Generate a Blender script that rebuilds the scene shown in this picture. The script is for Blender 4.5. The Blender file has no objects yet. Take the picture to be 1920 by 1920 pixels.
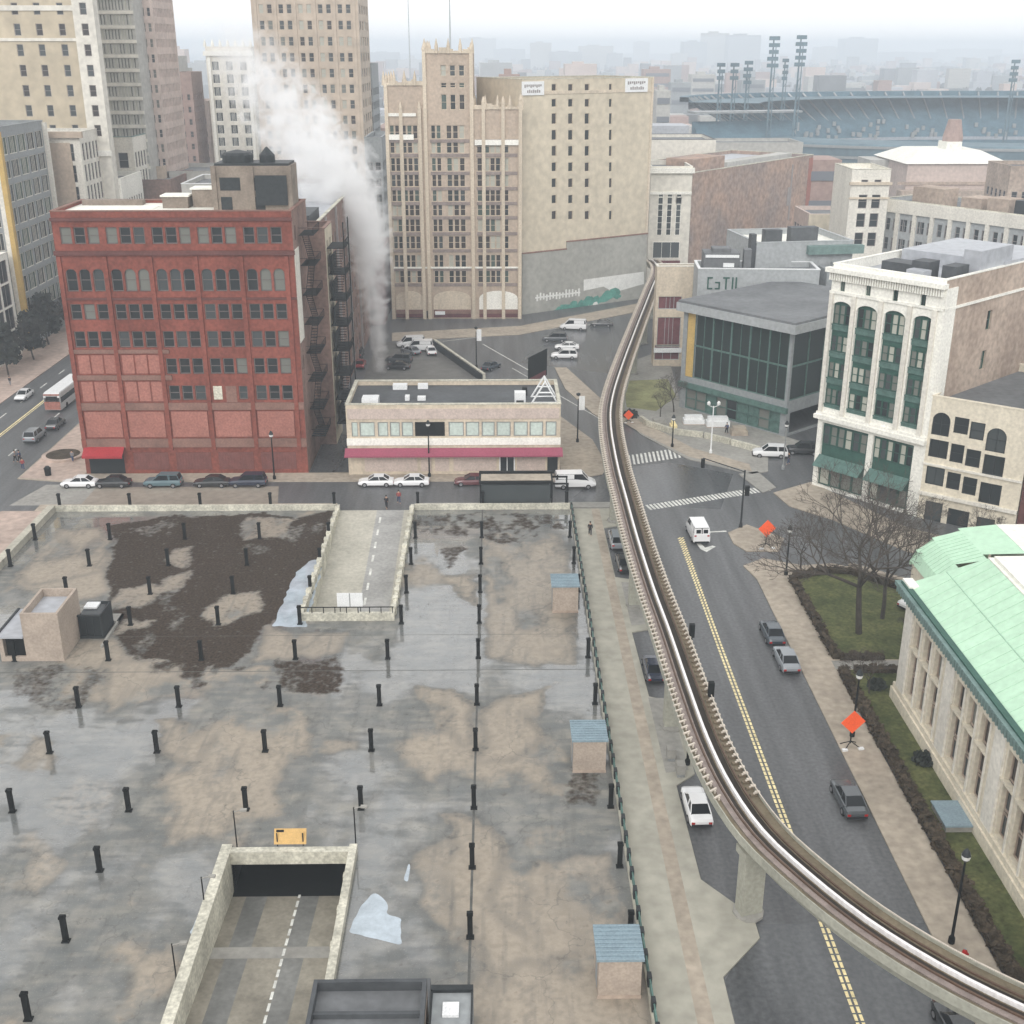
import bpy, bmesh, math, random
import numpy as np
from mathutils import Vector, Matrix
rnd = random.Random(11)
S = bpy.context.scene
COL = S.collection
R = math.radians

# ------------------------------------------------------------------ camera (measured from the photograph)
CAMZ, FPX, PITCH, YAW = 54.0, 2200.0, R(21.6), R(0.73)
cd = bpy.data.cameras.new('camera'); cam = bpy.data.objects.new('camera', cd); COL.objects.link(cam)
cam.location = (0, 0, CAMZ); cam.rotation_euler = (R(90) - PITCH, 0, -YAW)
cd.lens = 36 * FPX / 1920; cd.sensor_width = 36; cd.clip_start = 0.5; cd.clip_end = 20000
S.camera = cam
S.render.resolution_x = S.render.resolution_y = 1024

def _ray(x, y):
    u = (x - 960) / FPX; v = (y - 960) / FPX
    Y = math.cos(PITCH) - v * math.sin(PITCH); Z = -math.sin(PITCH) - v * math.cos(PITCH)
    c, s = math.cos(-YAW), math.sin(-YAW)
    return (u * c - Y * s, u * s + Y * c, Z)
def G(x, y, z=0.0):                      # photo point -> ground position
    r = _ray(x, y); t = (z - CAMZ) / r[2]; return (r[0] * t, r[1] * t)
def AY(x, y, Y):                         # photo point on the plane at distance Y -> (x, z)
    r = _ray(x, y); t = Y / r[1]; return (r[0] * t, CAMZ + r[2] * t)
def GP(pts, z=0.0): return [G(x, y, z) for x, y in pts]

# ------------------------------------------------------------------ materials
def mat(name, col, rough=0.8, var=0.12, scale=0.35, streak=0.0, metal=0.0, col2=None, spec=0.18, bump=0.0, fine=0.06, stretch=None):
    m = bpy.data.materials.new(name); m.use_nodes = True
    nt = m.node_tree; N = nt.nodes; L = nt.links
    b = N['Principled BSDF']; b.inputs['Roughness'].default_value = rough
    b.inputs['Metallic'].default_value = metal; b.inputs['Specular IOR Level'].default_value = spec
    m.diffuse_color = (*col, 1)
    if var <= 0:
        b.inputs['Base Color'].default_value = (*col, 1); return m
    geo = N.new('ShaderNodeNewGeometry')
    n1 = N.new('ShaderNodeTexNoise'); n1.inputs['Scale'].default_value = scale; n1.inputs['Detail'].default_value = 6
    n1.inputs['Roughness'].default_value = 0.62
    if stretch: streak = 1
    if streak:
        mp = N.new('ShaderNodeMapping'); mp.inputs['Scale'].default_value = stretch or (1, 1, streak)
        L.new(geo.outputs['Position'], mp.inputs[0]); L.new(mp.outputs[0], n1.inputs['Vector'])
    else: L.new(geo.outputs['Position'], n1.inputs['Vector'])
    n2 = N.new('ShaderNodeTexNoise'); n2.inputs['Scale'].default_value = scale * 9; n2.inputs['Detail'].default_value = 4
    L.new(geo.outputs['Position'], n2.inputs['Vector'])
    mr = N.new('ShaderNodeMapRange'); mr.inputs[1].default_value = 0.32; mr.inputs[2].default_value = 0.68
    L.new(n1.outputs['Fac'], mr.inputs[0])
    mx = N.new('ShaderNodeMix'); mx.data_type = 'RGBA'
    a = tuple(c * (1 - var) for c in col); c2 = col2 or tuple(min(1, c * (1 + var)) for c in col)
    mx.inputs[6].default_value = (*a, 1); mx.inputs[7].default_value = (*c2, 1)
    L.new(mr.outputs[0], mx.inputs[0])
    hs = N.new('ShaderNodeHueSaturation'); L.new(mx.outputs[2], hs.inputs['Color'])
    m2 = N.new('ShaderNodeMapRange'); m2.inputs[1].default_value = 0.3; m2.inputs[2].default_value = 0.7
    m2.inputs[3].default_value = 1 - fine * 2.2; m2.inputs[4].default_value = 1 + fine * 2.2
    L.new(n2.outputs['Fac'], m2.inputs[0]); L.new(m2.outputs[0], hs.inputs['Value'])
    L.new(hs.outputs[0], b.inputs['Base Color'])
    if bump:
        bp = N.new('ShaderNodeBump'); bp.inputs['Strength'].default_value = bump; bp.inputs['Distance'].default_value = 0.05
        L.new(n2.outputs['Fac'], bp.inputs['Height']); L.new(bp.outputs[0], b.inputs['Normal'])
    return m
def glass(name, col, rough=0.08):
    m = mat(name, col, rough, 0, spec=0.22); return m
M = {}
def D(k, *a, **kw): M[k] = mat(k, *a, **kw)
D('asphalt', (0.102,0.104,0.107), 0.42, 0.3, 0.35, fine=0.10, spec=0.35, stretch=(1.6,.10,1))
D('asphalt_wet', (0.082,0.085,0.089), 0.25, 0.32, 0.3, spec=0.5, fine=0.1, stretch=(1.4,.12,1))
D('asphalt_lot', (0.15,0.145,0.135), 0.55, 0.2, 0.08)
D('road_brown', (0.27,0.235,0.195), 0.6, 0.2, 0.12)
D('city', (0.20,0.19,0.18), 0.9, 0.45, 0.008, col2=(0.30,0.28,0.27))
D('walk', (0.36,0.345,0.29), 0.7, 0.12, 0.09, fine=0.07)
D('walk_tan', (0.36,0.31,0.25), 0.75, 0.16, 0.15, fine=0.08)
D('walk_pink', (0.42,0.33,0.28), 0.75, 0.16, 0.12, fine=0.08)
D('walk_grey', (0.29,0.28,0.255), 0.7, 0.15, 0.2)
D('asphalt_dim', (0.09,0.093,0.095), 0.5, 0.2, 0.1)
D('kerb', (0.44,0.42,0.36), 0.8, 0.15, 0.4)
D('white_paint', (0.62,0.62,0.58), 0.6, 0.25, 1.2)
D('yellow_paint', (0.80,0.68,0.38), 0.6, 0.25, 1.0)
D('concrete', (0.44,0.42,0.35), 0.8, 0.2, 0.3, streak=0.3)
D('concrete_light', (0.50,0.48,0.40), 0.75, 0.28, 0.45, streak=.35, fine=0.12)
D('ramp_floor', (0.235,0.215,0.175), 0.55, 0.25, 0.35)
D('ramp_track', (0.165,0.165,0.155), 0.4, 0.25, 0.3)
D('ramp_pale', (0.42,0.40,0.34), 0.6, 0.15, 0.3)
D('ramp_pale_track', (0.33,0.325,0.31), 0.5, 0.2, 0.3)
D('kiosk_brick', (0.38,0.315,0.26), 0.8, 0.12, 0.6)
D('red_brick', (0.215,0.066,0.048), 0.85, 0.22, 0.25, streak=0.5, fine=0.1)
D('red_brick_dark', (0.125,0.052,0.046), 0.85, 0.2, 0.4)
D('pink_panel', (0.34,0.145,0.115), 0.8, 0.12, 0.4, fine=0.09)
D('brown_band', (0.22,0.125,0.10), 0.8, 0.2, 0.4)
D('dark_red_panel', (0.18,0.07,0.06), 0.7, 0.15, 1.0)
D('sill_grey', (0.30,0.27,0.26), 0.8, 0.15, 1.0)
D('brick_brown', (0.22,0.145,0.12), 0.9, 0.3, 0.2, streak=0.5, fine=0.1)
D('brick_tan', (0.40,0.31,0.25), 0.9, 0.18, 0.15, streak=0.6, fine=0.1, col2=(0.47,0.38,0.31))
D('brick_patch', (0.30,0.25,0.23), 0.9, 0.15, 0.10, col2=(0.42,0.285,0.215), fine=0.12)
D('cream', (0.55,0.485,0.375), 0.8, 0.08, 0.08, streak=0.3)
D('cream_low', (0.33,0.325,0.295), 0.85, 0.1, 0.1, streak=0.4)
D('tan_stone', (0.44,0.355,0.28), 0.8, 0.12, 0.2, streak=0.3)
D('tan_light', (0.56,0.48,0.375), 0.8, 0.15, 0.3, streak=.2)
D('brick_dim', (0.235,0.195,0.16), 0.9, 0.25, 0.4)
D('white_stone', (0.80,0.785,0.72), 0.65, 0.08, 0.4, streak=0.3)
D('white_side', (0.68,0.65,0.58), 0.7, 0.1, 0.3, streak=0.3)
D('beige_stone', (0.66,0.60,0.485), 0.75, 0.1, 0.3, streak=0.3)
D('tower_tan', (0.50,0.415,0.33), 0.8, 0.08, 0.05)
D('tower_yellow', (0.49,0.42,0.31), 0.8, 0.08, 0.05)
D('tower_white', (0.66,0.63,0.56), 0.8, 0.06, 0.1)
D('tower_grey', (0.42,0.41,0.38), 0.8, 0.08, 0.1, streak=6)
D('tower_pink', (0.54,0.44,0.39), 0.8, 0.08, 0.1)
D('tower_brown', (0.33,0.235,0.205), 0.8, 0.1, 0.1)
D('grey_panel', (0.27,0.285,0.29), 0.7, 0.06, 0.2)
D('grey_panel_light', (0.36,0.375,0.38), 0.6, 0.06, 0.2)
D('roof_grey', (0.15,0.155,0.16), 0.7, 0.2, 0.15)
D('roof_dark', (0.075,0.08,0.085), 0.6, 0.25, 0.2)
D('roof_light', (0.52,0.54,0.57), 0.45, 0.2, 0.12, col2=(0.36,0.37,0.40))
D('roof_white', (0.78,0.77,0.70), 0.6, 0.06, 0.2)
D('roof_blue', (0.22,0.29,0.33), 0.45, 0.12, 0.8)
D('copper', (0.46,0.66,0.49), 0.6, 0.07, 0.22, fine=0.03, stretch=(.25,1.6,1))
D('copper_seam', (0.38,0.56,0.42), 0.6, 0.1, 0.5)
D('copper_gutter', (0.15,0.22,0.205), 0.6, 0.2, 1.0)
D('green_metal', (0.035,0.095,0.075), 0.45, 0.2, 1.0)
D('teal_metal', (0.085,0.155,0.135), 0.5, 0.25, 1.5)
D('gold', (0.50,0.345,0.12), 0.6, 0.12, 0.5)
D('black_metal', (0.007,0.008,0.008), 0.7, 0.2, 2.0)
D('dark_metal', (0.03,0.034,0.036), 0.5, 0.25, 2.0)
D('steel', (0.30,0.31,0.31), 0.4, 0.12, 1.0, metal=0.3)
D('white_metal', (0.75,0.76,0.76), 0.35, 0.05, 1.0)
D('stadium_steel', (0.11,0.165,0.195), 0.7, 0.2, 0.05)  # bluish steel, lightened in colour to imitate distance haze
D('stadium_seat', (0.085,0.15,0.19), 0.8, 0.25, 0.2)  # seats' own green-blue, with distance haze added to the colour
D('awning_pink', (0.30,0.075,0.115), 0.6, 0.06, 0.5)
D('awning_red', (0.33,0.03,0.035), 0.6, 0.06, 0.5)
D('teal_glazing', (0.52,0.59,0.54), 0.35, 0.1, 0.3)
D('shop_pink', (0.52,0.43,0.38), 0.8, 0.1, 0.5)
D('hedge', (0.06,0.045,0.03), 0.95, 0.4, 0.8, fine=0.2)
D('grass', (0.075,0.095,0.035), 0.95, 0.35, 0.35, fine=0.16, col2=(0.12,0.125,0.05))
D('grass_dry', (0.24,0.24,0.12), 0.95, 0.3, 0.3)
D('bark', (0.062,0.053,0.045), 0.9, 0.25, 2.0)
D('twig', (0.085,0.072,0.062), 0.9, 0.2, 1.0)
D('leaf', (0.032,0.036,0.03), 0.8, 0.4, 1.0)
D('orange', (0.95,0.13,0.04), 0.55, 0.06, 2.0)
D('yellow_sign', (0.58,0.37,0.14), 0.5, 0.1, 2.0)
D('skin', (0.42,0.26,0.18), 0.6, 0)
D('hair', (0.02,0.015,0.012), 0.6, 0)
D('cloth_black', (0.02,0.02,0.024), 0.85, 0)
D('cloth_blue', (0.05,0.07,0.13), 0.85, 0)
D('cloth_red', (0.28,0.06,0.06), 0.85, 0)
D('cloth_grey', (0.2,0.2,0.21), 0.85, 0)
D('tyre', (0.014,0.014,0.014), 0.8, 0)
D('rim', (0.35,0.35,0.36), 0.35, 0, metal=0.7)
D('lamp_white', (0.7,0.7,0.68), 0.3, 0)
D('tail_red', (0.35,0.01,0.01), 0.3, 0)
D('plastic_black', (0.02,0.02,0.022), 0.5, 0)
D('girder', (0.34,0.335,0.28), 0.75, 0.15, 0.4, streak=0.2)
D('track_brown', (0.165,0.13,0.09), 0.75, 0.2, 0.5)
D('track_mauve', (0.25,0.205,0.185), 0.7, 0.22, 1.5)
D('rail_white', (0.76,0.73,0.72), 0.35, 0.05, 0.5)
D('rail_rust', (0.105,0.065,0.045), 0.55, 0.2, 1.0)
D('slot', (0.035,0.028,0.022), 0.8, 0.2, 1.0)
D('bracket', (0.56,0.50,0.43), 0.6, 0.15, 2.0)
D('mural_green', (0.09,0.27,0.22), 0.8, 0.35, 0.4)
D('graffiti', (0.7,0.7,0.67), 0.8, 0.1, 1.0)
D('maroon', (0.14,0.045,0.05), 0.7, 0.3, 0.4)
M['glass_dark'] = glass('glass_dark', (0.022,0.026,0.028))
M['glass_mid'] = glass('glass_mid', (0.06,0.068,0.07), 0.12)
M['glass_brown'] = glass('glass_brown', (0.045,0.037,0.034), 0.15)
M['glass_green'] = glass('glass_green', (0.07,0.10,0.085), 0.12)
M['blind'] = glass('blind', (0.42,0.42,0.36), 0.5)
M['blind_dim'] = glass('blind_dim', (0.17,0.175,0.155), 0.4)
M['curtain_glass'] = glass('curtain_glass', (0.02,0.03,0.028), 0.05)
M['car_glass'] = glass('car_glass', (0.012,0.014,0.016), 0.05)
D('joint', (0.10,0.10,0.093), 0.8, 0.3, 1.0)
D('puddle', (0.40,0.46,0.51), 0.05, 0.22, 0.6, spec=1.0, fine=0.02)  # pale base colour imitates the sky reflected in the water
D('frame_dim', (0.16,0.14,0.135), 0.8, 0.15, 1.0)
D('olive_bed', (0.17,0.14,0.095), 0.75, 0.2, 0.5)
D('haze_window', (0.16,0.17,0.19), 0.6, 0)  # far window bands, paled in colour to imitate haze
def water():
    m = bpy.data.materials.new('water'); m.use_nodes = True; b = m.node_tree.nodes['Principled BSDF']
    b.inputs['Base Color'].default_value = (0.16,0.18,0.2,1); b.inputs['Roughness'].default_value = 0.02
    b.inputs['IOR'].default_value = 1.9; b.inputs['Specular IOR Level'].default_value = 0.9; return m
M['water'] = water()
PAINT = {}
def paint(k, col, rough=0.25):
    m = bpy.data.materials.new('paint_' + k); m.use_nodes = True; b = m.node_tree.nodes['Principled BSDF']
    b.inputs['Base Color'].default_value = (*col, 1); b.inputs['Roughness'].default_value = rough
    b.inputs['Coat Weight'].default_value = 0.6; b.inputs['Coat Roughness'].default_value = 0.08; PAINT[k] = m
for k, c in dict(white=(0.78,0.78,0.78), silver=(0.24,0.26,0.28), grey=(0.06,0.068,0.075), black=(0.018,0.02,0.022), navy=(0.015,0.022,0.045),
                 teal=(0.09,0.15,0.17), red=(0.28,0.02,0.02), maroon=(0.12,0.03,0.035), blue_grey=(0.04,0.055,0.07), olive=(0.14,0.14,0.12)).items(): paint(k, c)

# ------------------------------------------------------------------ mesh builder
class MB:
    def __init__(s): s.v = []; s.f = []; s.m = []
    def poly(s, pts, m=0):
        i = len(s.v); s.v += [tuple(p) for p in pts]; s.f.append(tuple(range(i, i + len(pts)))); s.m.append(m)
    def box(s, x0, y0, z0, x1, y1, z1, m=0, nob=False):
        i = len(s.v)
        s.v += [(x0,y0,z0),(x1,y0,z0),(x1,y1,z0),(x0,y1,z0),(x0,y0,z1),(x1,y0,z1),(x1,y1,z1),(x0,y1,z1)]
        fs = [(4,5,6,7),(0,1,5,4),(1,2,6,5),(2,3,7,6),(3,0,4,7)]
        if not nob: fs.append((3,2,1,0))
        s.f += [tuple(i + k for k in f) for f in fs]; s.m += [m] * len(fs)
    def obox(s, c, ax, L, W, z0, z1, m=0):      # oriented box centred c, long axis ax
        ax = Vector(ax).normalized(); b = Vector((-ax.y, ax.x)); c = Vector(c[:2])
        p = [c - ax*L/2 - b*W/2, c + ax*L/2 - b*W/2, c + ax*L/2 + b*W/2, c - ax*L/2 + b*W/2]
        s.prism([(q.x, q.y) for q in p], z0, z1, m)
    def prism(s, P, z0, z1, m=0, mt=None, bottom=True):
        n = len(P); a = sum(P[k][0]*P[(k+1)%n][1] - P[(k+1)%n][0]*P[k][1] for k in range(n))
        if a < 0: P = P[::-1]
        i = len(s.v); s.v += [(x, y, z0) for x, y in P] + [(x, y, z1) for x, y in P]
        s.f.append(tuple(range(i + n, i + 2*n))); s.m.append(m if mt is None else mt)
        if bottom: s.f.append(tuple(range(i + n - 1, i - 1, -1))); s.m.append(m)
        for k in range(n):
            j = (k + 1) % n; s.f.append((i+k, i+j, i+n+j, i+n+k)); s.m.append(m)
    def tube(s, p, q, r0, r1=None, n=6, m=0, cap=True):
        r1 = r0 if r1 is None else r1; p = Vector(p); q = Vector(q); d = (q - p)
        if d.length < 1e-6: return
        d.normalize(); a = d.orthogonal().normalized(); b = d.cross(a); i = len(s.v)
        for c, r in ((p, r0), (q, r1)):
            for k in range(n):
                t = 2*math.pi*k/n; s.v.append(tuple(c + a*(r*math.cos(t)) + b*(r*math.sin(t))))
        for k in range(n):
            j = (k+1) % n; s.f.append((i+k, i+j, i+n+j, i+n+k)); s.m.append(m)
        if cap: s.f.append(tuple(range(i+n, i+2*n))); s.m.append(m); s.f.append(tuple(range(i+n-1, i-1, -1))); s.m.append(m)
    def lathe(s, prof, n=12, cx=0, cy=0, m=0, a0=0.0, a1=2*math.pi):
        i = len(s.v); full = abs(a1 - a0 - 2*math.pi) < 1e-6; nn = n if full else n + 1
        for r, z in prof:
            for k in range(nn):
                t = a0 + (a1-a0)*k/n; s.v.append((cx + r*math.cos(t), cy + r*math.sin(t), z))
        for j in range(len(prof)-1):
            for k in range(n):
                k2 = (k+1) % nn; s.f.append((i+j*nn+k, i+j*nn+k2, i+(j+1)*nn+k2, i+(j+1)*nn+k)); s.m.append(m)
        if full: s.f.append(tuple(i+(len(prof)-1)*nn+k for k in range(n))); s.m.append(m)
    def merge(s, o, mx, dm=0):
        i = len(s.v); s.v += [tuple(mx @ Vector(p)) for p in o.v]
        s.f += [tuple(i+k for k in f) for f in o.f]; s.m += [a+dm for a in o.m]
    def mesh(s, name, mats, smooth=False):
        me = bpy.data.meshes.new(name); me.from_pydata(s.v, [], s.f)
        for m in (mats if isinstance(mats, (list, tuple)) else [mats]): me.materials.append(M[m] if isinstance(m, str) else m)
        me.polygons.foreach_set('material_index', s.m)
        if smooth: me.polygons.foreach_set('use_smooth', [True]*len(s.f))
        me.update(); return me
    def build(s, name, mats, parent=None, loc=(0,0,0), rz=0, smooth=False):
        return link(name, s.mesh(name, mats, smooth), parent, loc, rz)
def link(name, me, parent=None, loc=(0,0,0), rz=0):
    o = bpy.data.objects.new(name, me); COL.objects.link(o); o.location = loc; o.rotation_euler = (0,0,rz)
    if parent: o.parent = parent
    return o
def tag(o, label=None, cat=None, group=None, kind=None):
    if label: o['label'] = label
    if cat: o['category'] = cat
    if group: o['group'] = group
    if kind: o['kind'] = kind
    return o
def thing(name, label, cat, loc=(0,0,0), rz=0, group=None):
    o = bpy.data.objects.new(name, None); COL.objects.link(o); o.location = loc; o.rotation_euler = (0,0,rz)
    o.empty_display_size = 0.5
    return tag(o, label, cat, group)
def clone(root, loc, rz, label, group=None, scale=None):
    def cp(o, par):
        c = o.copy(); COL.objects.link(c); c.parent = par
        for ch in KIDS.get(o.name, [k for k in o.children]): cp(ch, c)
        return c
    r = cp(root, None); r.location = loc; r.rotation_euler = (0,0,rz)
    if scale: r.scale = (scale,)*3 if not isinstance(scale, tuple) else scale
    r['label'] = label
    if group: r['group'] = group
    return r
KIDS = {}
def sheet(name, pts, z, m, kind='structure', thick=0.0, **kw):
    b = MB()
    if thick: b.prism(pts, z - thick, z, 0)
    else:
        P = pts; a = sum(P[k][0]*P[(k+1)%len(P)][1] - P[(k+1)%len(P)][0]*P[k][1] for k in range(len(P)))
        if a < 0: P = P[::-1]
        b.poly([(x, y, z) for x, y in P])
    return tag(b.build(name, m), kind=kind, **kw)

# ------------------------------------------------------------------ buildings
WCACHE = {}
def win_meshes(w, h, style, frame, pane):
    key = (round(w,2), round(h,2), style, frame, pane)
    if key in WCACHE: return WCACHE[key]
    f = MB(); t = min(0.12, w*0.1)
    f.box(0,0,0,t,.10,h); f.box(w-t,0,0,w,.10,h); f.box(t,0,0,w-t,.10,t); f.box(t,0,h-t,w-t,.10,h)
    if 'h' in style: f.box(t,.01,h*.5-.04,w-t,.08,h*.5+.04)
    if 'v' in style: f.box(w*.5-.04,.015,t,w*.5+.04,.08,h-t)
    if 't' in style:
        for k in (1,2): f.box(w*k/3-.04,.015,t,w*k/3+.04,.08,h-t)
    if 'g' in style:
        for k in range(1, int(h/1.5)+1): f.box(t,.01,k*1.5-.04,w-t,.08,k*1.5+.04)
    if 's' in style: f.box(-.06,-.16,-.14,w+.06,.02,0)
    p = MB(); p.poly([(t*.9,.09,t*.9),(w-t*.9,.09,t*.9),(w-t*.9,.09,h-t*.9),(t*.9,.09,h-t*.9)])
    c = MB(); c.merge(f, Matrix.Identity(4)); c.merge(p, Matrix.Identity(4), 1)
    WCACHE[key] = (f.mesh('window', frame), p.mesh('pane', pane), c.mesh('window', [frame, pane]), c)
    return WCACHE[key]
def facade(b, o, a, W, z0, z1, ops, rev, m=0, mr=0):
    ux, uy = math.cos(a), math.sin(a); ix, iy = -uy, ux
    P = lambda u, z, d=0: (o[0]+ux*u+ix*d, o[1]+uy*u+iy*d, z)
    zs = sorted({z0, z1} | {q for r in ops for q in (r[2], r[3]) if z0 < q < z1})
    for za, zb in zip(zs, zs[1:]):
        cur = 0.0
        for r in sorted([r for r in ops if r[2] < zb - 1e-6 and r[3] > za + 1e-6], key=lambda r: r[0]):
            if r[0] > cur + 1e-6: b.poly([P(cur,za),P(r[0],za),P(r[0],zb),P(cur,zb)], m)
            cur = r[1]
        if cur < W - 1e-6: b.poly([P(cur,za),P(W,za),P(W,zb),P(cur,zb)], m)
    for r in ops:
        u0,u1,a0,a1 = r[:4]
        b.poly([P(u0,a0),P(u0,a0,rev),P(u0,a1,rev),P(u0,a1)], mr); b.poly([P(u1,a0,rev),P(u1,a0),P(u1,a1),P(u1,a1,rev)], mr)
        b.poly([P(u0,a0),P(u1,a0),P(u1,a0,rev),P(u0,a0,rev)], mr); b.poly([P(u0,a1,rev),P(u1,a1,rev),P(u1,a1),P(u0,a1)], mr)
        if len(r) > 4 and 'A' in r[4]:        # arched head: fill the corners
            c = (u0+u1)/2; rw = (u1-u0)/2; rise = min(rw, (a1-a0)*.45)
            if 'F' in r[4]: rise = min(rise, rw*.6)
            for s in (-1, 1):
                arc = [(c+s*rw*math.cos(t), a1-rise+rise*math.sin(t)) for t in [k*math.pi/12 for k in range(7)]]
                pts = arc + [(c+s*rw, a1)]
                q = [P(u, z, .01) for u, z in pts]
                b.poly(q if s < 0 else q[::-1], m)
GLASS = ['glass_dark','glass_dark','glass_mid','glass_dark','blind_dim','glass_dark']
def bld(name, label, cat, loc, a, W, Dp, H, wall='cream', roof='roof_grey', coping=None, frame='sill_grey', ops={}, par=0.9,
        group=None, panes=GLASS, sub=True, rev=0.25, z0=0.0, sides='FRBL', maxw=100, wmats=None):
    """ops: {'F': [(u0,u1,z0,z1,style), ...]}; faces F, R, B, L run counter-clockwise"""
    root = thing(name, label, cat, (loc[0], loc[1], z0), a, group)
    st = {'F': ((0,0),0,W), 'R': ((W,0),math.pi/2,Dp), 'B': ((W,Dp),math.pi,W), 'L': ((0,Dp),-math.pi/2,Dp)}
    b = MB(); wl = []
    wm = wmats or {}
    mats = [wall] + [wm[k] for k in 'FRBL' if k in wm]; idx = {k: 0 for k in 'FRBL'}
    for n, k in enumerate([k for k in 'FRBL' if k in wm]): idx[k] = n + 1
    for k, (o, an, L_) in st.items():
        op = [r if len(r) > 4 else (*r, 'h') for r in ops.get(k, [])]
        facade(b, o, an, L_, 0, H, op, rev, idx[k], idx[k])
        for r in op:
            if 'N' in r[4]: continue
            ux, uy = math.cos(an), math.sin(an)
            wl.append((o[0]+ux*r[0]-uy*rev*.55, o[1]+uy*r[0]+ux*rev*.55, r[2], an, r[1]-r[0], r[3]-r[2], r[4]))
    t = 0.35                                         # parapet inner faces
    if par > 0:
        for (x0,y0,x1,y1) in ((t,t,W-t,t),(W-t,t,W-t,Dp-t),(W-t,Dp-t,t,Dp-t),(t,Dp-t,t,t)):
            b.poly([(x1,y1,H-par),(x0,y0,H-par),(x0,y0,H),(x1,y1,H)], 0)
        c = MB(); e = 0.07
        c.box(-e,-e,H,W+e,t+e,H+.14); c.box(-e,Dp-t-e,H,W+e,Dp+e,H+.14); c.box(-e,t+e,H,t+e,Dp-t-e,H+.14); c.box(W-t-e,t+e,H,W+e,Dp-t-e,H+.14)
        c.build('coping', coping or wall, root)
    b.build('wall', mats, root)
    rf = MB(); q = t if par > 0 else 0; rf.poly([(q,q,H-par),(W-q,q,H-par),(W-q,Dp-q,H-par),(q,Dp-q,H-par)]); rf.build('roof', roof, root)
    put_windows(root, wl, frame, panes, sub, maxw)
    return root
def put_windows(root, wl, frame, panes, sub, maxw=100):
    mx = Matrix.Translation(root.location) @ Matrix.Rotation(root.rotation_euler.z, 4, 'Z')
    wl.sort(key=lambda w: (mx @ Vector(w[:3]) - Vector((0,0,CAMZ))).length)
    rest = MB(); rm = [frame] + list(dict.fromkeys(panes)) + ['blind']
    for n, w in enumerate(wl):
        pane = rnd.choice(panes); f, p, c, cm = win_meshes(w[4], w[5], ''.join(sorted(set(w[6]) & set('hvtgs'))), frame, pane)
        if n < maxw:
            o = link('window', f if sub else c, root, w[:3], w[3])
            if sub: link('pane', p, o)
        else:
            mm = Matrix.Translation(w[:3]) @ Matrix.Rotation(w[3], 4, 'Z')
            i0 = len(rest.m); rest.merge(cm, mm)
            k = rm.index(pane)
            for j in range(i0, len(rest.m)): rest.m[j] = 0 if rest.m[j] == 0 else k
    if rest.v: tag(rest.build('windows', rm, root), kind='stuff')
def grid(u0, u1, n, w, zs, style='h'):
    """n openings of width w evenly spread over u0..u1 at each (z0,z1)"""
    out = []
    for z0, z1 in zs:
        for k in range(n):
            c = u0 + (u1-u0)*(k+.5)/n; out.append((c-w/2, c+w/2, z0, z1, style))
    return out
def bays(u0, pitch, nb, per, w, gap, zs, style='h'):
    out = []
    for z0, z1 in zs:
        for b_ in range(nb):
            for k in range(per): u = u0 + pitch*b_ + k*(w+gap); out.append((u, u+w, z0, z1, style))
    return out
def rbox(root, name, x0, y0, z0, x1, y1, z1, m): b = MB(); b.box(x0,y0,z0,x1,y1,z1); return b.build(name, m, root)
# ------------------------------------------------------------------ noise for the deck stains
_rs = np.random.RandomState(5); _T = _rs.rand(256, 256)
def vnoise(x, y):
    xi = np.floor(x).astype(int); yi = np.floor(y).astype(int); fx = x-xi; fy = y-yi
    fx = fx*fx*(3-2*fx); fy = fy*fy*(3-2*fy); g = lambda i, j: _T[i % 256, j % 256]
    return (g(xi,yi)*(1-fx)+g(xi+1,yi)*fx)*(1-fy)+(g(xi,yi+1)*(1-fx)+g(xi+1,yi+1)*fx)*fy
def fbm(x, y, o=5):
    s = 0; a = .5; t = 0
    for k in range(o): s = s + a*vnoise(x*2**k+17*k, y*2**k+31*k); t += a; a *= .55
    return s/t
def inpoly(X, Y, P):
    r = np.zeros(X.shape, bool); n = len(P)
    for i in range(n):
        x1,y1 = P[i]; x2,y2 = P[(i+1)%n]
        if y1 == y2: continue
        c = ((y1 > Y) != (y2 > Y)) & (X < (x2-x1)*(Y-y1)/(y2-y1)+x1); r ^= c
    return r
DX0, DX1, DY0, DY1 = -55.3, 9.0, 40.0, 137.2
NR = (-19.2, -10.8, 43.0, 69.0)      # near ramp opening
FR = (-19.8, -10.9, 107.0, 137.2)    # far ramp opening
XF = -56.2; WY = 137.8
# ground sheet with the garage cut out
b = MB()
xs = [-9000,-400,DX0,DX1,400,9000]; ys = [-600,DY0,DY1,600,12000]
for i in range(len(xs)-1):
    for j in range(len(ys)-1):
        if xs[i] == DX0 and ys[j] == DY0: continue
        b.poly([(xs[i],ys[j],0),(xs[i+1],ys[j],0),(xs[i+1],ys[j+1],0),(xs[i],ys[j+1],0)], 0 if (abs(xs[i]) <= 400 and xs[i+1] <= 400 and ys[j+1] <= 600) else 1)
tag(b.build('ground', ['asphalt','city']), kind='structure')
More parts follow.
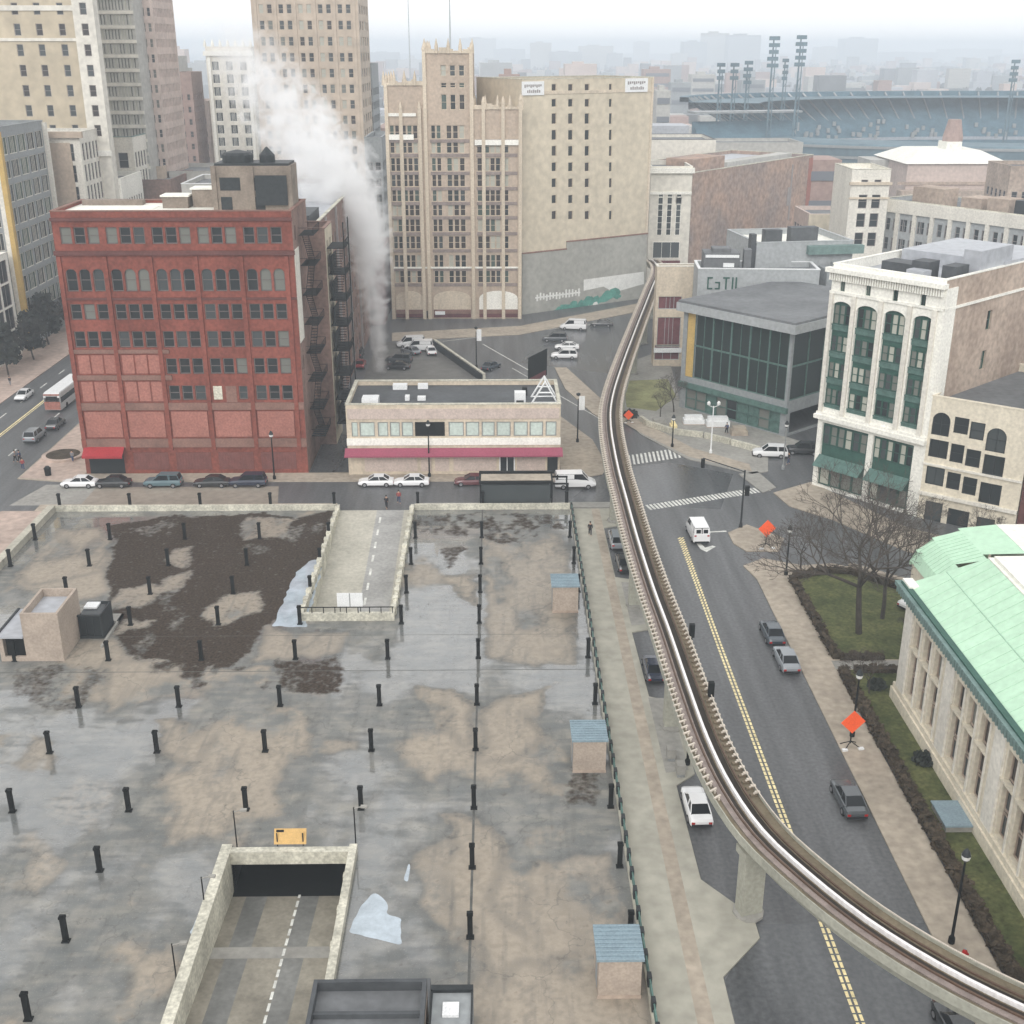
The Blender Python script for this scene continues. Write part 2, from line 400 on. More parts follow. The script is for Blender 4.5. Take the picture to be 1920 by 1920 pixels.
# deck
st = 0.25
gx = np.arange(DX0, DX1+1e-6, (DX1-DX0)/257); gy = np.arange(DY0, DY1+1e-6, (DY1-DY0)/389)
def snap(a, v): a[np.argmin(abs(a-v))] = v
for v in NR[:2]+FR[:2]: snap(gx, v)
for v in NR[2:]+FR[2:]: snap(gy, v)
X, Y = np.meshgrid(gx, gy)
wx = X + 2.6*(fbm(X*.22, Y*.22)-.5) + .9*(fbm(X*.9+9, Y*.9)-.5); wy = Y + 4.6*(fbm(X*.2+50, Y*.2)-.5) + 1.2*(fbm(X*.9+70, Y*.9)-.5)
nA = fbm(X*.09+3, Y*.06+8, 6); nB = fbm(X*.35+20, Y*.16+4, 5); nC = fbm(X*1.3, Y*.7+40, 4)
mask = lambda P: inpoly(wx, wy, GP(P)).astype(float)
def blur(a, k=2):
    for _ in range(k):
        a = (a + np.roll(a,1,0) + np.roll(a,-1,0) + np.roll(a,1,1) + np.roll(a,-1,1))/5
    return a
moss = mask([(212,985),(300,972),(622,964),(606,1040),(560,1100),(505,1178),(440,1245),(400,1250),(235,1235),(215,1180),(192,1100)])
hole = np.maximum.reduce([mask([(455,975),(560,968),(540,1010),(450,1008)]), mask([(318,1025),(352,1025),(345,1068),(305,1060)]),
   mask([(215,1110),(300,1100),(280,1135),(200,1140)]), mask([(420,1120),(500,1110),(480,1150),(400,1185),(380,1150)]), mask([(230,1165),(300,1170),(220,1200)]),
   mask([(300,1085),(360,1070),(330,1110),(280,1120)])])
mossv = np.clip(moss*(1-hole*.8) * np.clip((nB-.24)*9, .6, 1), 0, 1)
m2 = mask([(270,1245),(420,1240),(560,1250),(640,1248),(635,1296),(520,1302),(430,1275),(330,1300),(250,1320)])
mossv = np.maximum(mossv, m2*np.clip((nB-.45)*9, 0, .9))
m3 = np.maximum.reduce([mask([(760,965),(1050,968),(1062,1000),(960,1012),(770,990)])*np.clip((nC-.42)*8,0,.75), mask([(828,1030),(882,1028),(850,1068)])*.75,
   mask([(20,1252),(160,1245),(200,1265),(130,1335),(80,1330),(30,1300)])*.55*np.clip((nB-.3)*6,.3,1), mask([(1068,1450),(1120,1450),(1112,1505),(1070,1505)])*.6,
   mask([(520,1240),(635,1242),(632,1296),(540,1302)])*.7])
mossv = np.maximum(mossv, m3)
dry = np.maximum.reduce([mask([(110,995),(200,990),(190,1075),(60,1100),(30,1080)]), mask([(905,1000),(1055,1000),(1085,1245),(905,1235)])*.75,
   mask([(770,1275),(850,1285),(892,1330),(880,1400),(830,1350),(770,1310)]), mask([(905,1330),(1040,1280),(1000,1400),(970,1440),(905,1440)]),
   mask([(830,1500),(880,1530),(945,1590),(930,1680),(1010,1800),(900,1830),(870,1640)]), mask([(780,1590),(850,1560),(900,1700),(840,1760),(790,1700)])*.5,
   mask([(300,1345),(430,1360),(370,1425),(290,1420)])*.8, mask([(-20,1380),(110,1385),(100,1440),(-20,1450)])*.8, mask([(560,1375),(690,1380),(670,1420),(560,1410)])*.55,
   mask([(835,1080),(893,1075),(893,1140),(850,1120)]), mask([(200,1240),(520,1250),(500,1290),(220,1330)])*.55, mask([(-20,1600),(60,1560),(130,1620),(60,1700),(-20,1680)])*.5,
   mask([(500,1175),(720,1200),(700,1235),(480,1240)])*.7, mask([(1000,1620),(1160,1600),(1180,1760),(1000,1820)])*.55, mask([(90,1440),(240,1480),(180,1560),(60,1530)])*.35, hole])
dry = np.clip(dry*np.clip((nB-.25)*5, .35, 1) + np.clip((nA-.58)*7, 0, .6), 0, 1)*(1-mossv)
gxd = np.hypot(*np.gradient(blur(dry,4)))
edge = np.clip(gxd*5, 0, .8) + np.clip(1-abs(nA-.47)*55, 0, 1)*.6 + np.clip(1-abs(nB-.5)*32, 0, 1)*.35 + np.clip(1-abs(fbm(X*.2+90, Y*.12+5, 6)-.5)*50, 0, 1)*.5
wet = np.clip(.55 + (nA-.5)*-4 + (nB-.5)*1.5, 0, 1)*(1-dry*.85)
wet = np.maximum(wet, mask([(765,1005),(880,1000),(895,1290),(750,1275)])*.95*(1-dry))
att = np.stack([blur(mossv,1), blur(wet,2), blur(dry,1), np.clip(edge*(1-mossv),0,1)], -1).reshape(-1, 4).astype(np.float32)
nx, ny = len(gx), len(gy)
cxx = (gx[:-1]+gx[1:])/2; cyy = (gy[:-1]+gy[1:])/2; faces = []
for j in range(ny-1):
    for i in range(nx-1):
        c = cxx[i]; d = cyy[j]
        if (NR[0] < c < NR[1] and NR[2] < d < NR[3]) or (FR[0] < c < FR[1] and FR[2] < d < FR[3]): continue
        q = j*nx+i; faces.append((q, q+1, q+nx+1, q+nx))
me = bpy.data.meshes.new('garage_deck')
me.from_pydata(np.stack([X.ravel(), Y.ravel(), np.zeros(nx*ny)], -1).tolist(), [], faces)
ca = me.color_attributes.new('stain', 'FLOAT_COLOR', 'POINT'); ca.data.foreach_set('color', att.ravel())
def deck_mat():
    m = bpy.data.materials.new('garage_deck'); m.use_nodes = True; nt = m.node_tree; N = nt.nodes; L = nt.links; b = N['Principled BSDF']
    at = N.new('ShaderNodeAttribute'); at.attribute_name = 'stain'; sp = N.new('ShaderNodeSeparateColor'); L.new(at.outputs['Color'], sp.inputs[0])
    geo = N.new('ShaderNodeNewGeometry')
    def nz(s, d=5):
        n = N.new('ShaderNodeTexNoise'); n.inputs['Scale'].default_value = s; n.inputs['Detail'].default_value = d; L.new(geo.outputs['Position'], n.inputs['Vector']); return n.outputs['Fac']
    def mr(x, a, c, lo=0., hi=1.):
        r = N.new('ShaderNodeMapRange'); L.new(x, r.inputs[0])
        for k, v in zip((1,2,3,4), (a,c,lo,hi)): r.inputs[k].default_value = v
        return r.outputs[0]
    def op(o, x, y):
        r = N.new('ShaderNodeMath'); r.operation = o
        for k, v in ((0,x),(1,y)):
            if isinstance(v, float): r.inputs[k].default_value = v
            else: L.new(v, r.inputs[k])
        return r.outputs[0]
    def mix(f, c1, c2):
        x = N.new('ShaderNodeMix'); x.data_type = 'RGBA'; L.new(f, x.inputs[0])
        for k, v in ((6,c1),(7,c2)):
            if isinstance(v, tuple): x.inputs[k].default_value = (*v, 1)
            else: L.new(v, x.inputs[k])
        return x.outputs[2]
    mp = N.new('ShaderNodeMapping'); mp.inputs['Scale'].default_value = (.35, 1.4, 1); L.new(geo.outputs['Position'], mp.inputs[0])
    ns = N.new('ShaderNodeTexNoise'); ns.inputs['Scale'].default_value = .8; ns.inputs['Detail'].default_value = 6; L.new(mp.outputs[0], ns.inputs['Vector'])
    fine = nz(1.7, 6); big = nz(.13, 5)
    base = mix(mr(big,.35,.65), (0.125,0.127,0.12), (0.215,0.208,0.19))
    base = mix(mr(ns.outputs['Fac'],.42,.64,0.,.7), base, (0.29,0.27,0.225))
    base = mix(mr(nz(.55,7),.42,.6,0.,.6), base, (0.10,0.11,0.108))
    dryf = mr(op('ADD', sp.outputs[2], op('MULTIPLY', op('SUBTRACT', fine, .5), .55)), .26, .56, 0., 1.)
    base = mix(op('MULTIPLY', dryf, .85), base, mix(mr(fine,.35,.65), (0.27,0.225,0.17), (0.37,0.31,0.24)))
    wetf = op('MULTIPLY', sp.outputs[1], mr(ns.outputs['Fac'],.3,.6,.6,1.))
    base = mix(op('MULTIPLY', wetf, .45), base, (0.085,0.097,0.103))
    al = op('MULTIPLY', at.outputs['Alpha'], mr(fine,.35,.6,.35,.9)); base = mix(al, base, (0.085,0.085,0.078))
    vo = N.new('ShaderNodeTexVoronoi'); vo.feature = 'DISTANCE_TO_EDGE'; vo.inputs['Scale'].default_value = .16
    wv = N.new('ShaderNodeVectorMath'); wv.operation = 'MULTIPLY_ADD'; nn_ = N.new('ShaderNodeTexNoise'); nn_.inputs['Scale'].default_value = .7; nn_.inputs['Detail'].default_value = 6; L.new(geo.outputs['Position'], nn_.inputs['Vector'])
    L.new(nn_.outputs['Color'], wv.inputs[0]); wv.inputs[1].default_value = (3.2,3.2,0); L.new(geo.outputs['Position'], wv.inputs[2]); L.new(wv.outputs[0], vo.inputs['Vector'])
    crack = op('MULTIPLY', mr(vo.outputs['Distance'], .003, .012, .38, 0.), mr(big, .4, .55)); base = mix(crack, base, (0.05,0.05,0.046))
    sk = N.new('ShaderNodeMapping'); sk.inputs['Scale'].default_value = (1.2,.12,1); L.new(geo.outputs['Position'], sk.inputs[0]); sn = N.new('ShaderNodeTexNoise'); sn.inputs['Scale'].default_value = 1.1; sn.inputs['Detail'].default_value = 7; L.new(sk.outputs[0], sn.inputs['Vector'])
    base = mix(mr(sn.outputs['Fac'], .55, .72, 0., .4), base, (0.075,0.075,0.07)); base = mix(mr(nz(9.,3), .60, .72, 0., .35), base, (0.42,0.38,0.32))
    mf = mr(op('ADD', sp.outputs[0], op('MULTIPLY', op('SUBTRACT', fine, .5), 1.6)), .18, .85, 0., .97)
    base = mix(mf, base, mix(mr(nz(4.,4),.35,.65), (0.026,0.018,0.013), (0.068,0.05,0.037)))
    L.new(base, b.inputs['Base Color']); L.new(op('MULTIPLY', mr(op('ADD', wetf, op('MULTIPLY', op('SUBTRACT', fine, .5), .5)), .38, .62), op('SUBTRACT', 1., mf)), b.inputs['Coat Weight']); b.inputs['Coat Roughness'].default_value = .03; b.inputs['Coat IOR'].default_value = 1.7
    rg = mr(wetf, 0., 1., .7, .13); rg = op('ADD', rg, op('MULTIPLY', mf, .45)); L.new(op('MINIMUM', rg, .95), b.inputs['Roughness'])
    L.new(mr(mf, 0., 1., .7, .03), b.inputs['Specular IOR Level'])
    bp = N.new('ShaderNodeBump'); bp.inputs['Strength'].default_value = .12; bp.inputs['Distance'].default_value = .02; L.new(nz(5.,4), bp.inputs['Height']); L.new(bp.outputs[0], b.inputs['Normal'])
    return m
me.materials.append(deck_mat()); me.update()
tag(link('garage_deck', me), kind='structure')

# puddles: ragged sheets of water lying on the deck
def ragged(P, amp=0.25, step=0.6):
    out = []
    for k in range(len(P)):
        a = Vector(P[k]); c = Vector(P[(k+1)%len(P)]); n = max(1, int((c-a).length/step))
        for i in range(n):
            p = a.lerp(c, i/n); out.append(Vector((p.x + rnd.uniform(-amp,amp)*1.3, p.y + rnd.uniform(-amp,amp)*2.2)))
    for _ in range(2):                      # round the corners off
        q = []
        for k in range(len(out)): a, c = out[k], out[(k+1)%len(out)]; q += [a*.75+c*.25, a*.25+c*.75]
        out = q
    return [(p.x,p.y) for p in out]
for P, am in [([(606,1046),(603,1070),(592,1110),(579,1150),(573,1176),(512,1174),(538,1112),(556,1072),(585,1050)], .12),
          ([(657,1755),(668,1715),(700,1675),(722,1685),(728,1712),(755,1716),(750,1775),(728,1768),(712,1755),(690,1762)], .14),
          ([(757,1650),(766,1620),(770,1622),(764,1655)], .03), ([(353,1753),(372,1716),(384,1720),(380,1752)], .08)
          ]:
    sheet('puddle', ragged(GP(P), am), .006, 'puddle')

b = MB()
for x,w in ((-1.95,.09),):
    for a,c in ((40,106.9),(106.9,137.1)) if x != -10.6 else ((70.2,106.5),): b.poly([(x-w,a,.004),(x+w,a,.004),(x+w,c,.004),(x-w,c,.004)])
for y,w in ((96.4,.05),(103.5,.03)):
    for a,c in ((DX0,NR[0]-.8),(NR[1]+.6,DX1)) if y < 69 else ((DX0,DX1),): b.poly([(a,y-w,.0035),(c,y-w,.0035),(c,y+w,.0035),(a,y+w,.0035)])
tag(b.build('deck_joint','joint'), kind='structure')
# ---- garage ramps
def ramp(name, r, z0, z1, mm=('ramp_floor','ramp_track'), cuts=((0,.12,0),(.12,.30,1),(.30,.42,0),(.42,.58,0),(.58,.74,1),(.74,1,0))):
    x0,x1,y0,y1 = r
    b = MB(); n = 14
    for k in range(n):
        a = y0+(y1-y0)*k/n; c = y0+(y1-y0)*(k+1)/n; za = z0+(z1-z0)*k/n; zc = z0+(z1-z0)*(k+1)/n
        w = x1-x0
        for u0,u1,m in cuts:
            b.poly([(x0+w*u0,a,za),(x0+w*u1,a,za),(x0+w*u1,c,zc),(x0+w*u0,c,zc)], m)
    return tag(b.build(name, list(mm)), kind='structure')
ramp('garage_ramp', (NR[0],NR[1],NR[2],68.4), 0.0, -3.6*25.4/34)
sheet('tunnel_floor', [(NR[0],68.4),(NR[1],68.4),(NR[1],80),(NR[0],80)], -2.695, 'black_metal')  # black floor colour stands in for the shade inside the tunnel
ramp('garage_ramp', (FR[0],FR[1],FR[2],FR[3]), -3.3, 0.0, ('ramp_pale','ramp_pale_track'), ((0,.1,0),(.1,.52,0),(.52,.9,1),(.9,1,0)))
def dashes(r, x, z0, z1, n, L_, w, slope=0.0):
    b = MB(); x0,x1,y0,y1 = r
    for k in range(n):
        a = y0+(y1-y0)*(k+.3)/n; c = a+L_; f = lambda y: z0+(z1-z0)*(y-y0)/(y1-y0)+.012
        b.poly([(x-w,a,f(a)),(x+w,a,f(a)),(x+w,c,f(c)),(x-w,c,f(c))])
    tag(b.build('lane_marking', 'white_paint'), kind='structure')
dashes((0,0,44,70), -14.4, -3.6*1/34, -3.6*27/34, 24, .75, .09)
dashes((0,0,108,136), -14.6, -3.2, -.12, 9, 1.5, .13)
b = MB(); f = lambda y: -3.6*(y-43)/34+.01
b.poly([(NR[0],61.4,f(61.4)),(NR[1],61.4,f(61.4)),(NR[1],62.6,f(62.6)),(NR[0],62.6,f(62.6))]); tag(b.build('drain_strip','walk_grey'), kind='structure')
# retaining walls and parapets of the near ramp
w = thing('ramp_wall', 'pale concrete parapet and portal around the near garage ramp under the yellow board', 'ramp wall', (NR[0],NR[2],0))
b = MB(); W_ = NR[1]-NR[0]; Lr = NR[3]-NR[2]
b.box(-.75,0,-4.2,0,Lr+.9,.75); b.build('side_wall','concrete_light',w)
b = MB(); b.box(W_,9,-4.2,W_+.55,Lr+.9,.7)
for k in range(5): b.box(W_-.12,10+k*3.4,-3.9,W_,10.5+k*3.4,.45)
b.build('side_wall','concrete_light',w)
b = MB(); b.box(0,Lr,-.35,W_,Lr+.6,.7); b.build('portal_beam','concrete_light',w)
b = MB(); b.box(0,Lr+11,-5,W_,Lr+11.3,-.3); b.box(-3,Lr+.6,-.62,W_+3,Lr+11,-.36); b.build('tunnel_end','dark_metal',w)  # end wall and ceiling coloured dark to imitate tunnel shade
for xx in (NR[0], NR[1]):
    b = MB(); b.box(xx-.1 if xx<-15 else xx, NR[3], -5, xx if xx<-15 else xx+.1, NR[3]+11, -.05); tag(b.build('garage_wall','dark_metal'), kind='structure')  # inner side walls, tunnel shade put into their dark colour
w = thing('ramp_wall', 'toothed pale concrete parapet around the far garage ramp beside the bright puddle', 'ramp wall', (FR[0],FR[2],0))
W_ = FR[1]-FR[0]; Lr = FR[3]-FR[2]
for x0 in (-.35, W_):
    b = MB(); b.box(x0,0,-3.6,x0+.35,Lr,.8)
    for k in range(15): b.box(x0-.10,.8+k*1.98,.05,x0+.45,1.5+k*1.98,1.0)
    b.build('side_wall','concrete_light',w)
b = MB(); b.box(-.35,-.4,-3.6,W_+.35,0,.85); b.build('end_wall','concrete_light',w)
b = MB(); b.box(-.3,-.3,1.45,W_+.3,-.22,1.53)
for k in range(9): b.box(-.25+k*(W_+.4)/8,-.3,.85,-.17+k*(W_+.4)/8,-.22,1.45)
b.build('hand_rail','black_metal',w)
# signs at the ramps
def board(name, label, cat, loc, w, h, zb, mt, rz=0, tilt=0, extra=None, post='dark_metal', nposts=2, group=None):
    t = thing(name, label, cat, loc, rz, group)
    b = MB()
    b.box(-w/2,-.04,0,w/2,.04,h)
    if extra:
        for x0,z0,x1,z1 in extra[1]: b.box(x0,-.05,z0,x1,-.042,z1,1)
    o = b.build('panel', [mt] + ([extra[0]] if extra else []), t); o.location = (0,0,zb); o.rotation_euler = (tilt,0,0)
    for k in range(nposts):
        x = 0 if nposts == 1 else (-w*.4 if k == 0 else w*.4)
        b = MB(); b.tube((x,.08,0),(x,.08,zb+h*.8),.05); b.build('post', post, t)
    return t
board('clearance_sign', 'tilted orange-yellow clearance board above the near ramp portal', 'sign', (-15.0,69.55,.76), 2.3,1.1,.2,'yellow_sign',0,-.5,('black_metal',[(-1.0,.85,-.45,1.02)]),nposts=2)
board('ramp_sign', 'plain white double sign board at the lower end of the far ramp', 'sign', (-15.1,107.7,-.2), 2.6,1.5,1.3,'white_metal',0,0,('steel',[(-.05,0,.05,1.5)]))
# bollards on the parking grid
def bollard():
    t = thing('deck_bollard', '', 'bollard')
    b = MB(); b.box(-.17,-.13,.0,.17,.13,1.85); b.box(-.26,-.22,0,.26,.22,.06); b.build('shaft','black_metal',t)
    b = MB(); b.box(-.21,-.17,1.85,.21,.17,2.02); b.box(-.16,-.12,2.02,.16,.12,2.07); b.build('cap','black_metal',t)
    return t
proto = bollard(); first = True; nb = 0
rowy = [55.2,61.8,68.8,75.8,83.8,91.0,99.5,106.8,114.0,121.4,129.0]
colx = [-54.6,-45.8,-37.0,-28.2,-19.3,-10.55,-1.95,8.5]
names = 'first second third fourth fifth sixth seventh eighth ninth tenth eleventh'.split()
for j, yy in enumerate(rowy):
    for i, xx in enumerate(colx):
        if NR[0]-.9 < xx < NR[1]+.6 and NR[2] < yy < NR[3]+1.5: continue
        if FR[0]-.5 < xx < FR[1]+.5 and yy > 106: xx += (-.7 if xx < -15 else .75)
        if xx < -38 and 100 < yy < 110: continue
        if xx < -30 and yy < 60: continue
        if i == 7 and yy in (55.2,83.8,106.8): continue
        if xx < -xx*0-53 and yy < 113: continue
        lab = 'black bollard, %s row from the near end, %s column from the right parapet' % (names[j], names[7-i])
        if first: proto.location = (xx,yy-.8,0); proto['label'] = lab; proto['group'] = 'black bollards on the garage deck grid'; first = False
        else: clone(proto, (xx,yy-.8,0), 0, lab, 'black bollards on the garage deck grid')
# deck edge walls
t = thing('parapet_wall', 'low pale concrete wall along the far edge of the garage deck', 'wall', (0,137.2,0))
for x0,x1 in ((-55.3,-20.3),(-10.5,9.0)):
    b = MB(); b.box(x0,0,-.5,x1,.35,.75); b.build('wall','concrete_light',t)
for n,x in enumerate((-55.0,-46.2,-37.4,-28.6,-20.6,-10.1,-1.9,8.6)):
    q = clone(proto,(x,137.9,.1),0,'black bollard behind the far deck wall, %s from the left' % names[n],'black bollards behind the far wall')
t = thing('parapet_wall', 'pale green-grey sloping concrete wall on the left edge of the garage deck', 'wall', (DX0,DY0,0))
b = MB(); b.box(-.9,0,-.5,0,97.2,.85); b.build('wall','concrete',t)
t = thing('railing_wall', 'teal railing on a kerb between the garage deck and the sidewalk', 'railing', (DX1,DY0,0))
b = MB(); b.box(0,0,-.5,.3,97,.45); b.build('kerb_wall','concrete',t)
b = MB()
b.box(.1,0,1.05,.2,97,1.13); b.box(.1,0,.6,.2,97,.65)
for k in range(0,650): b.box(.125,k*.149,.6,.165,k*.149+.035,1.05)
b.build('rail','teal_metal',t)
b = MB()
for k in range(49): b.box(.02,k*2.0,.45,.28,k*2.0+.55,1.2)
b.build('posts','dark_metal',t)
# ---- sidewalks (real kerbs 0.12 high)
KH = .12
P = [(9.35,137.2),(9.35,36),(13.9,36),(13.9,57.2),(16.9,60.6),(16.9,62.6),(14.0,66.4),(13.9,77.6),(15.6,79.2),(15.6,90.2),(13.4,91.2),(13.2,103.6),(15.6,104.4),(15.8,115.5),(12.8,116.6),(12.75,130.8),(15.8,132),(15.5,136.2),(14,137.2)]
sheet('sidewalk', P, KH, ['walk'], thick=.3)
sheet('paving_strip', [(11.7,36),(12.7,36),(12.7,137.1),(11.7,137.1)], KH+.004, 'walk_tan')
for a_, c_ in ((79.3,91),(105,115.3)): sheet('paving_strip', [(13.3,a_),(15.2,a_+.4),(15.2,c_-.2),(13.3,c_)], KH+.004, 'walk_grey')
P = [(28.2,36),(28.2,116),(27.4,119.5),(30,121.5),(34,119.5),(37.5,120),(45,115.5),(48,112),(46,95),(31.4,95),(31.4,36)]
sheet('sidewalk', P, KH, 'walk_tan', thick=.3)
P = GP([(1365,1000),(1400,985),(1470,1010),(1460,1035),(1400,1035),(1375,1020)]); sheet('traffic_island', P, KH, 'walk_tan', thick=.3)
sheet('sidewalk', [(-58,137.25),(-20.4,137.25),(-20.4,139.4),(-58,139.4)], KH, 'walk_tan', thick=.3)
sheet('sidewalk', [(-10.4,137.6),(14,137.6),(14.6,139.4),(-10.4,139.4)], KH, 'walk_grey', thick=.3)
sheet('sidewalk', [(-58.5,36),(-56.3,36),(-56.3,137.2),(-62,137.2),(-75,120),(-75,36)], KH, 'walk_pink', thick=.3)
sheet('sidewalk', [(-64.6,149.2),(-57.5,147.8),(-20,147.6),(8.9,147.4),(14.2,150),(15.2,153),(14,165),(9.5,178),(8.6,161),(8.6,151),(-20,151),(-56.1,151),(-56.1,240),(-64.6,240)], KH, 'walk_tan', thick=.3)
sheet('plaza_paving', [(-64.4,149.4),(-57.4,148.1),(-56.2,151),(-56.2,176),(-64.4,176)], KH+.004, 'walk_pink')
sheet('road_patch', [(-53,139.5),(-28,139.5),(-29,146),(-53,146)], .004, 'road_brown')
sheet('road_patch', [(-62,139.4),(-53,139.4),(-53,147),(-60,147)], .004, 'walk_grey')
sheet('road_patch', [(9,140),(28,137),(32,150),(24,155),(15,152)], .004, 'asphalt_wet')
sheet('road_patch', [(13.95,36),(28.15,36),(28.15,62),(16.95,62),(14,57)], .004, 'asphalt_wet')
sheet('alley_surface', [(-25.6,151.2),(-20.4,151.2),(-20.4,166),(-25.6,170)], KH+.006, 'asphalt_wet')
sheet('sidewalk', [(-81,150),(-81,250),(-98,250),(-98,150)], KH, 'walk_pink', thick=.3)
sheet('median', GP([(1040,690),(1062,690),(1150,770),(1150,800),(1110,775),(1060,730)]), KH, 'walk_tan', thick=.3)
sheet('sidewalk', GP([(735,640),(975,628),(1195,585),(1195,570),(975,612),(735,625)]), KH, 'walk_tan', thick=.3)
sheet('sidewalk', GP([(1160,742),(1180,680),(1250,655),(1275,755),(1520,835),(1520,850),(1440,845),(1440,885),(1410,890),(1290,862),(1200,815),(1162,775)]), KH, 'walk_grey', thick=.3)
sheet('lawn', GP([(1172,745),(1180,715),(1252,712),(1268,745),(1230,772),(1175,765)]), KH+.01, 'grass_dry')
sheet('paving_strip', GP([(1165,792),(1200,812),(1292,858),(1410,886),(1405,872),(1300,842),(1210,795),(1170,770)]), KH+.014, 'walk_tan')
sheet('sidewalk', GP([(1450,925),(1520,905),(1700,990),(1900,1040),(1920,1075),(1700,1035),(1560,975),(1480,950)]), KH, 'walk_tan', thick=.3)
sheet('traffic_island', GP([(1385,890),(1420,885),(1455,915),(1430,925)]), KH, 'walk_grey', thick=.3)
sheet('parking_lot', [(-23.5,163.5),(6,163.5),(-3.2,199.5),(-12.5,226),(-23.5,228)], .004, 'asphalt_lot')
sheet('parking_lot', GP([(975,680),(1000,655),(1140,600),(1150,640),(1140,700),(1060,690)]), .004, 'asphalt_wet')
# painted lines
def stripes(name, segs, m, z=.009):
    b = MB()
    for (a, c, w_) in segs:
        a = Vector(a); c = Vector(c); d = (c-a).normalized(); n_ = Vector((-d.y,d.x))*w_/2
        b.poly([(*(a-n_),z),(*(c-n_),z),(*(c+n_),z),(*(a+n_),z)])
    return tag(b.build(name, m), kind='structure')
stripes('lane_line', [((21.25,40+k*.62),(21.25+.35*max(0,(40+k*.62-100)/27),40+k*.62+.5),.2) for k in range(142)] + [((21.6,40+k*.62),(21.6+.35*max(0,(40+k*.62-100)/27),40+k*.62+.5),.2) for k in range(142)], 'yellow_paint')
A = Vector(G(1212,947)); B_ = Vector(G(1438,911)); d = B_-A; nn = 34
stripes('crosswalk', [((A+d*k/nn), (A+d*k/nn)+Vector((.45,-1.7)), .32) for k in range(nn)], 'white_paint')
A = Vector(G(1182,872)); B_ = Vector(G(1290,856)); d = B_-A; nn = 14
stripes('crosswalk', [((A+d*k/nn), (A+d*k/nn)+Vector((.2,4.2)), .3) for k in range(nn)], 'white_paint')
stripes('stop_line', [(G(1322,998),G(1362,996),.35)], 'white_paint')
ar = [G(1303,1016),G(1310,1014),G(1322,1027),G(1336,1023),G(1342,1025),G(1325,1035),G(1314,1030)]
sheet('arrow_marking', ar, .01, 'white_paint')
stripes('lane_line', [((-74.6,120),(-74.8,290),.22),((-74.2,120),(-74.4,290),.14)], 'yellow_paint')
stripes('lane_line', [((-69.6,150+k*9),(-69.6,153+k*9),.2) for k in range(12)]+[((-78,150+k*9),(-78,153+k*9),.2) for k in range(12)], 'white_paint')
stripes('lane_line', [(G(960,690),G(1150,800),.15),(G(905,645),G(1010,705),.2),(G(830,640),G(1140,605),.2)], 'white_paint')
# park lawn, hedges
sheet('lawn', [(32.3,97.8),(32.3,115.6),(36,117.2),(38.5,117),(43.5,112),(44,99.5),(41,97.6)], KH+.02, 'grass')
sheet('lawn', [(32.2,36),(34.9,36),(34.9,90.5),(38,95.6),(32.2,95.8)], KH+.02, 'grass')
sheet('path', [(31.4,95.9),(46,95.9),(46,97.5),(31.4,97.5)], KH+.008, 'walk_grey')
def hedge(label, P, wd, h):
    t = MB(); rr = random.Random(len(label))
    for a, c in zip(P, P[1:]):
        a = Vector(a); c = Vector(c); L_ = (c-a).length; d = (c-a)/L_
        for k in range(int(L_*26*wd*2)):
            p = a + d*rr.uniform(0,L_) + Vector((-d.y,d.x))*rr.uniform(-wd/2,wd/2); z = rr.uniform(.02,h)
            r = rr.uniform(.10,.24); th = rr.uniform(0,6.28); ph = rr.uniform(-1,1)
            u = Vector((math.cos(th),math.sin(th),ph*.6))*r; v_ = Vector((-math.sin(th),math.cos(th),rr.uniform(-.8,.8)))*r*.7
            q = Vector((p.x,p.y,z)); t.poly([q-u-v_, q+u-v_, q+u+v_, q-u+v_])
        t.obox(((a+c)/2), d, L_, wd*.8, 0, h*.75)
    o = t.build('hedge', 'hedge', loc=(0,0,KH)); return tag(o, label, 'hedge', 'clipped brown hedges along the lawns')
hedge('brown clipped hedge on the street side of the park lawn', [(31.95,97.8),(31.95,115.8)], .8, .7)
hedge('brown curved hedge along the far side of the park lawn', [(32.2,115.9),(36,117.6),(38.8,117.3),(43.8,112.3)], .9, .7)
hedge('short brown hedge at the near end of the park lawn by the path', [(32.3,97.9),(36.5,97.9)], .8, .6)
hedge('long brown hedge between the sidewalk and the museum lawn strip', [(31.9,36),(31.9,95.5)], 1.0, .7)
hedge('brown hedge on the near side of the park path', [(33,95.4),(37.5,95.4)], .8, .6)
t = thing('retaining_wall','low tan stone wall curving behind the park lawn','wall',(0,0,KH))
b = MB()
for a,c in zip([(38.8,117.9),(44.3,113.0)],[(44.3,113.0),(47.5,108)]):
    a=Vector(a);c=Vector(c); b.obox((a+c)/2,c-a,(c-a).length,.7,0,.9)
b.build('wall','walk_tan',t)
def zy(y, Y, x=960): return AY(x, y, Y)[1]
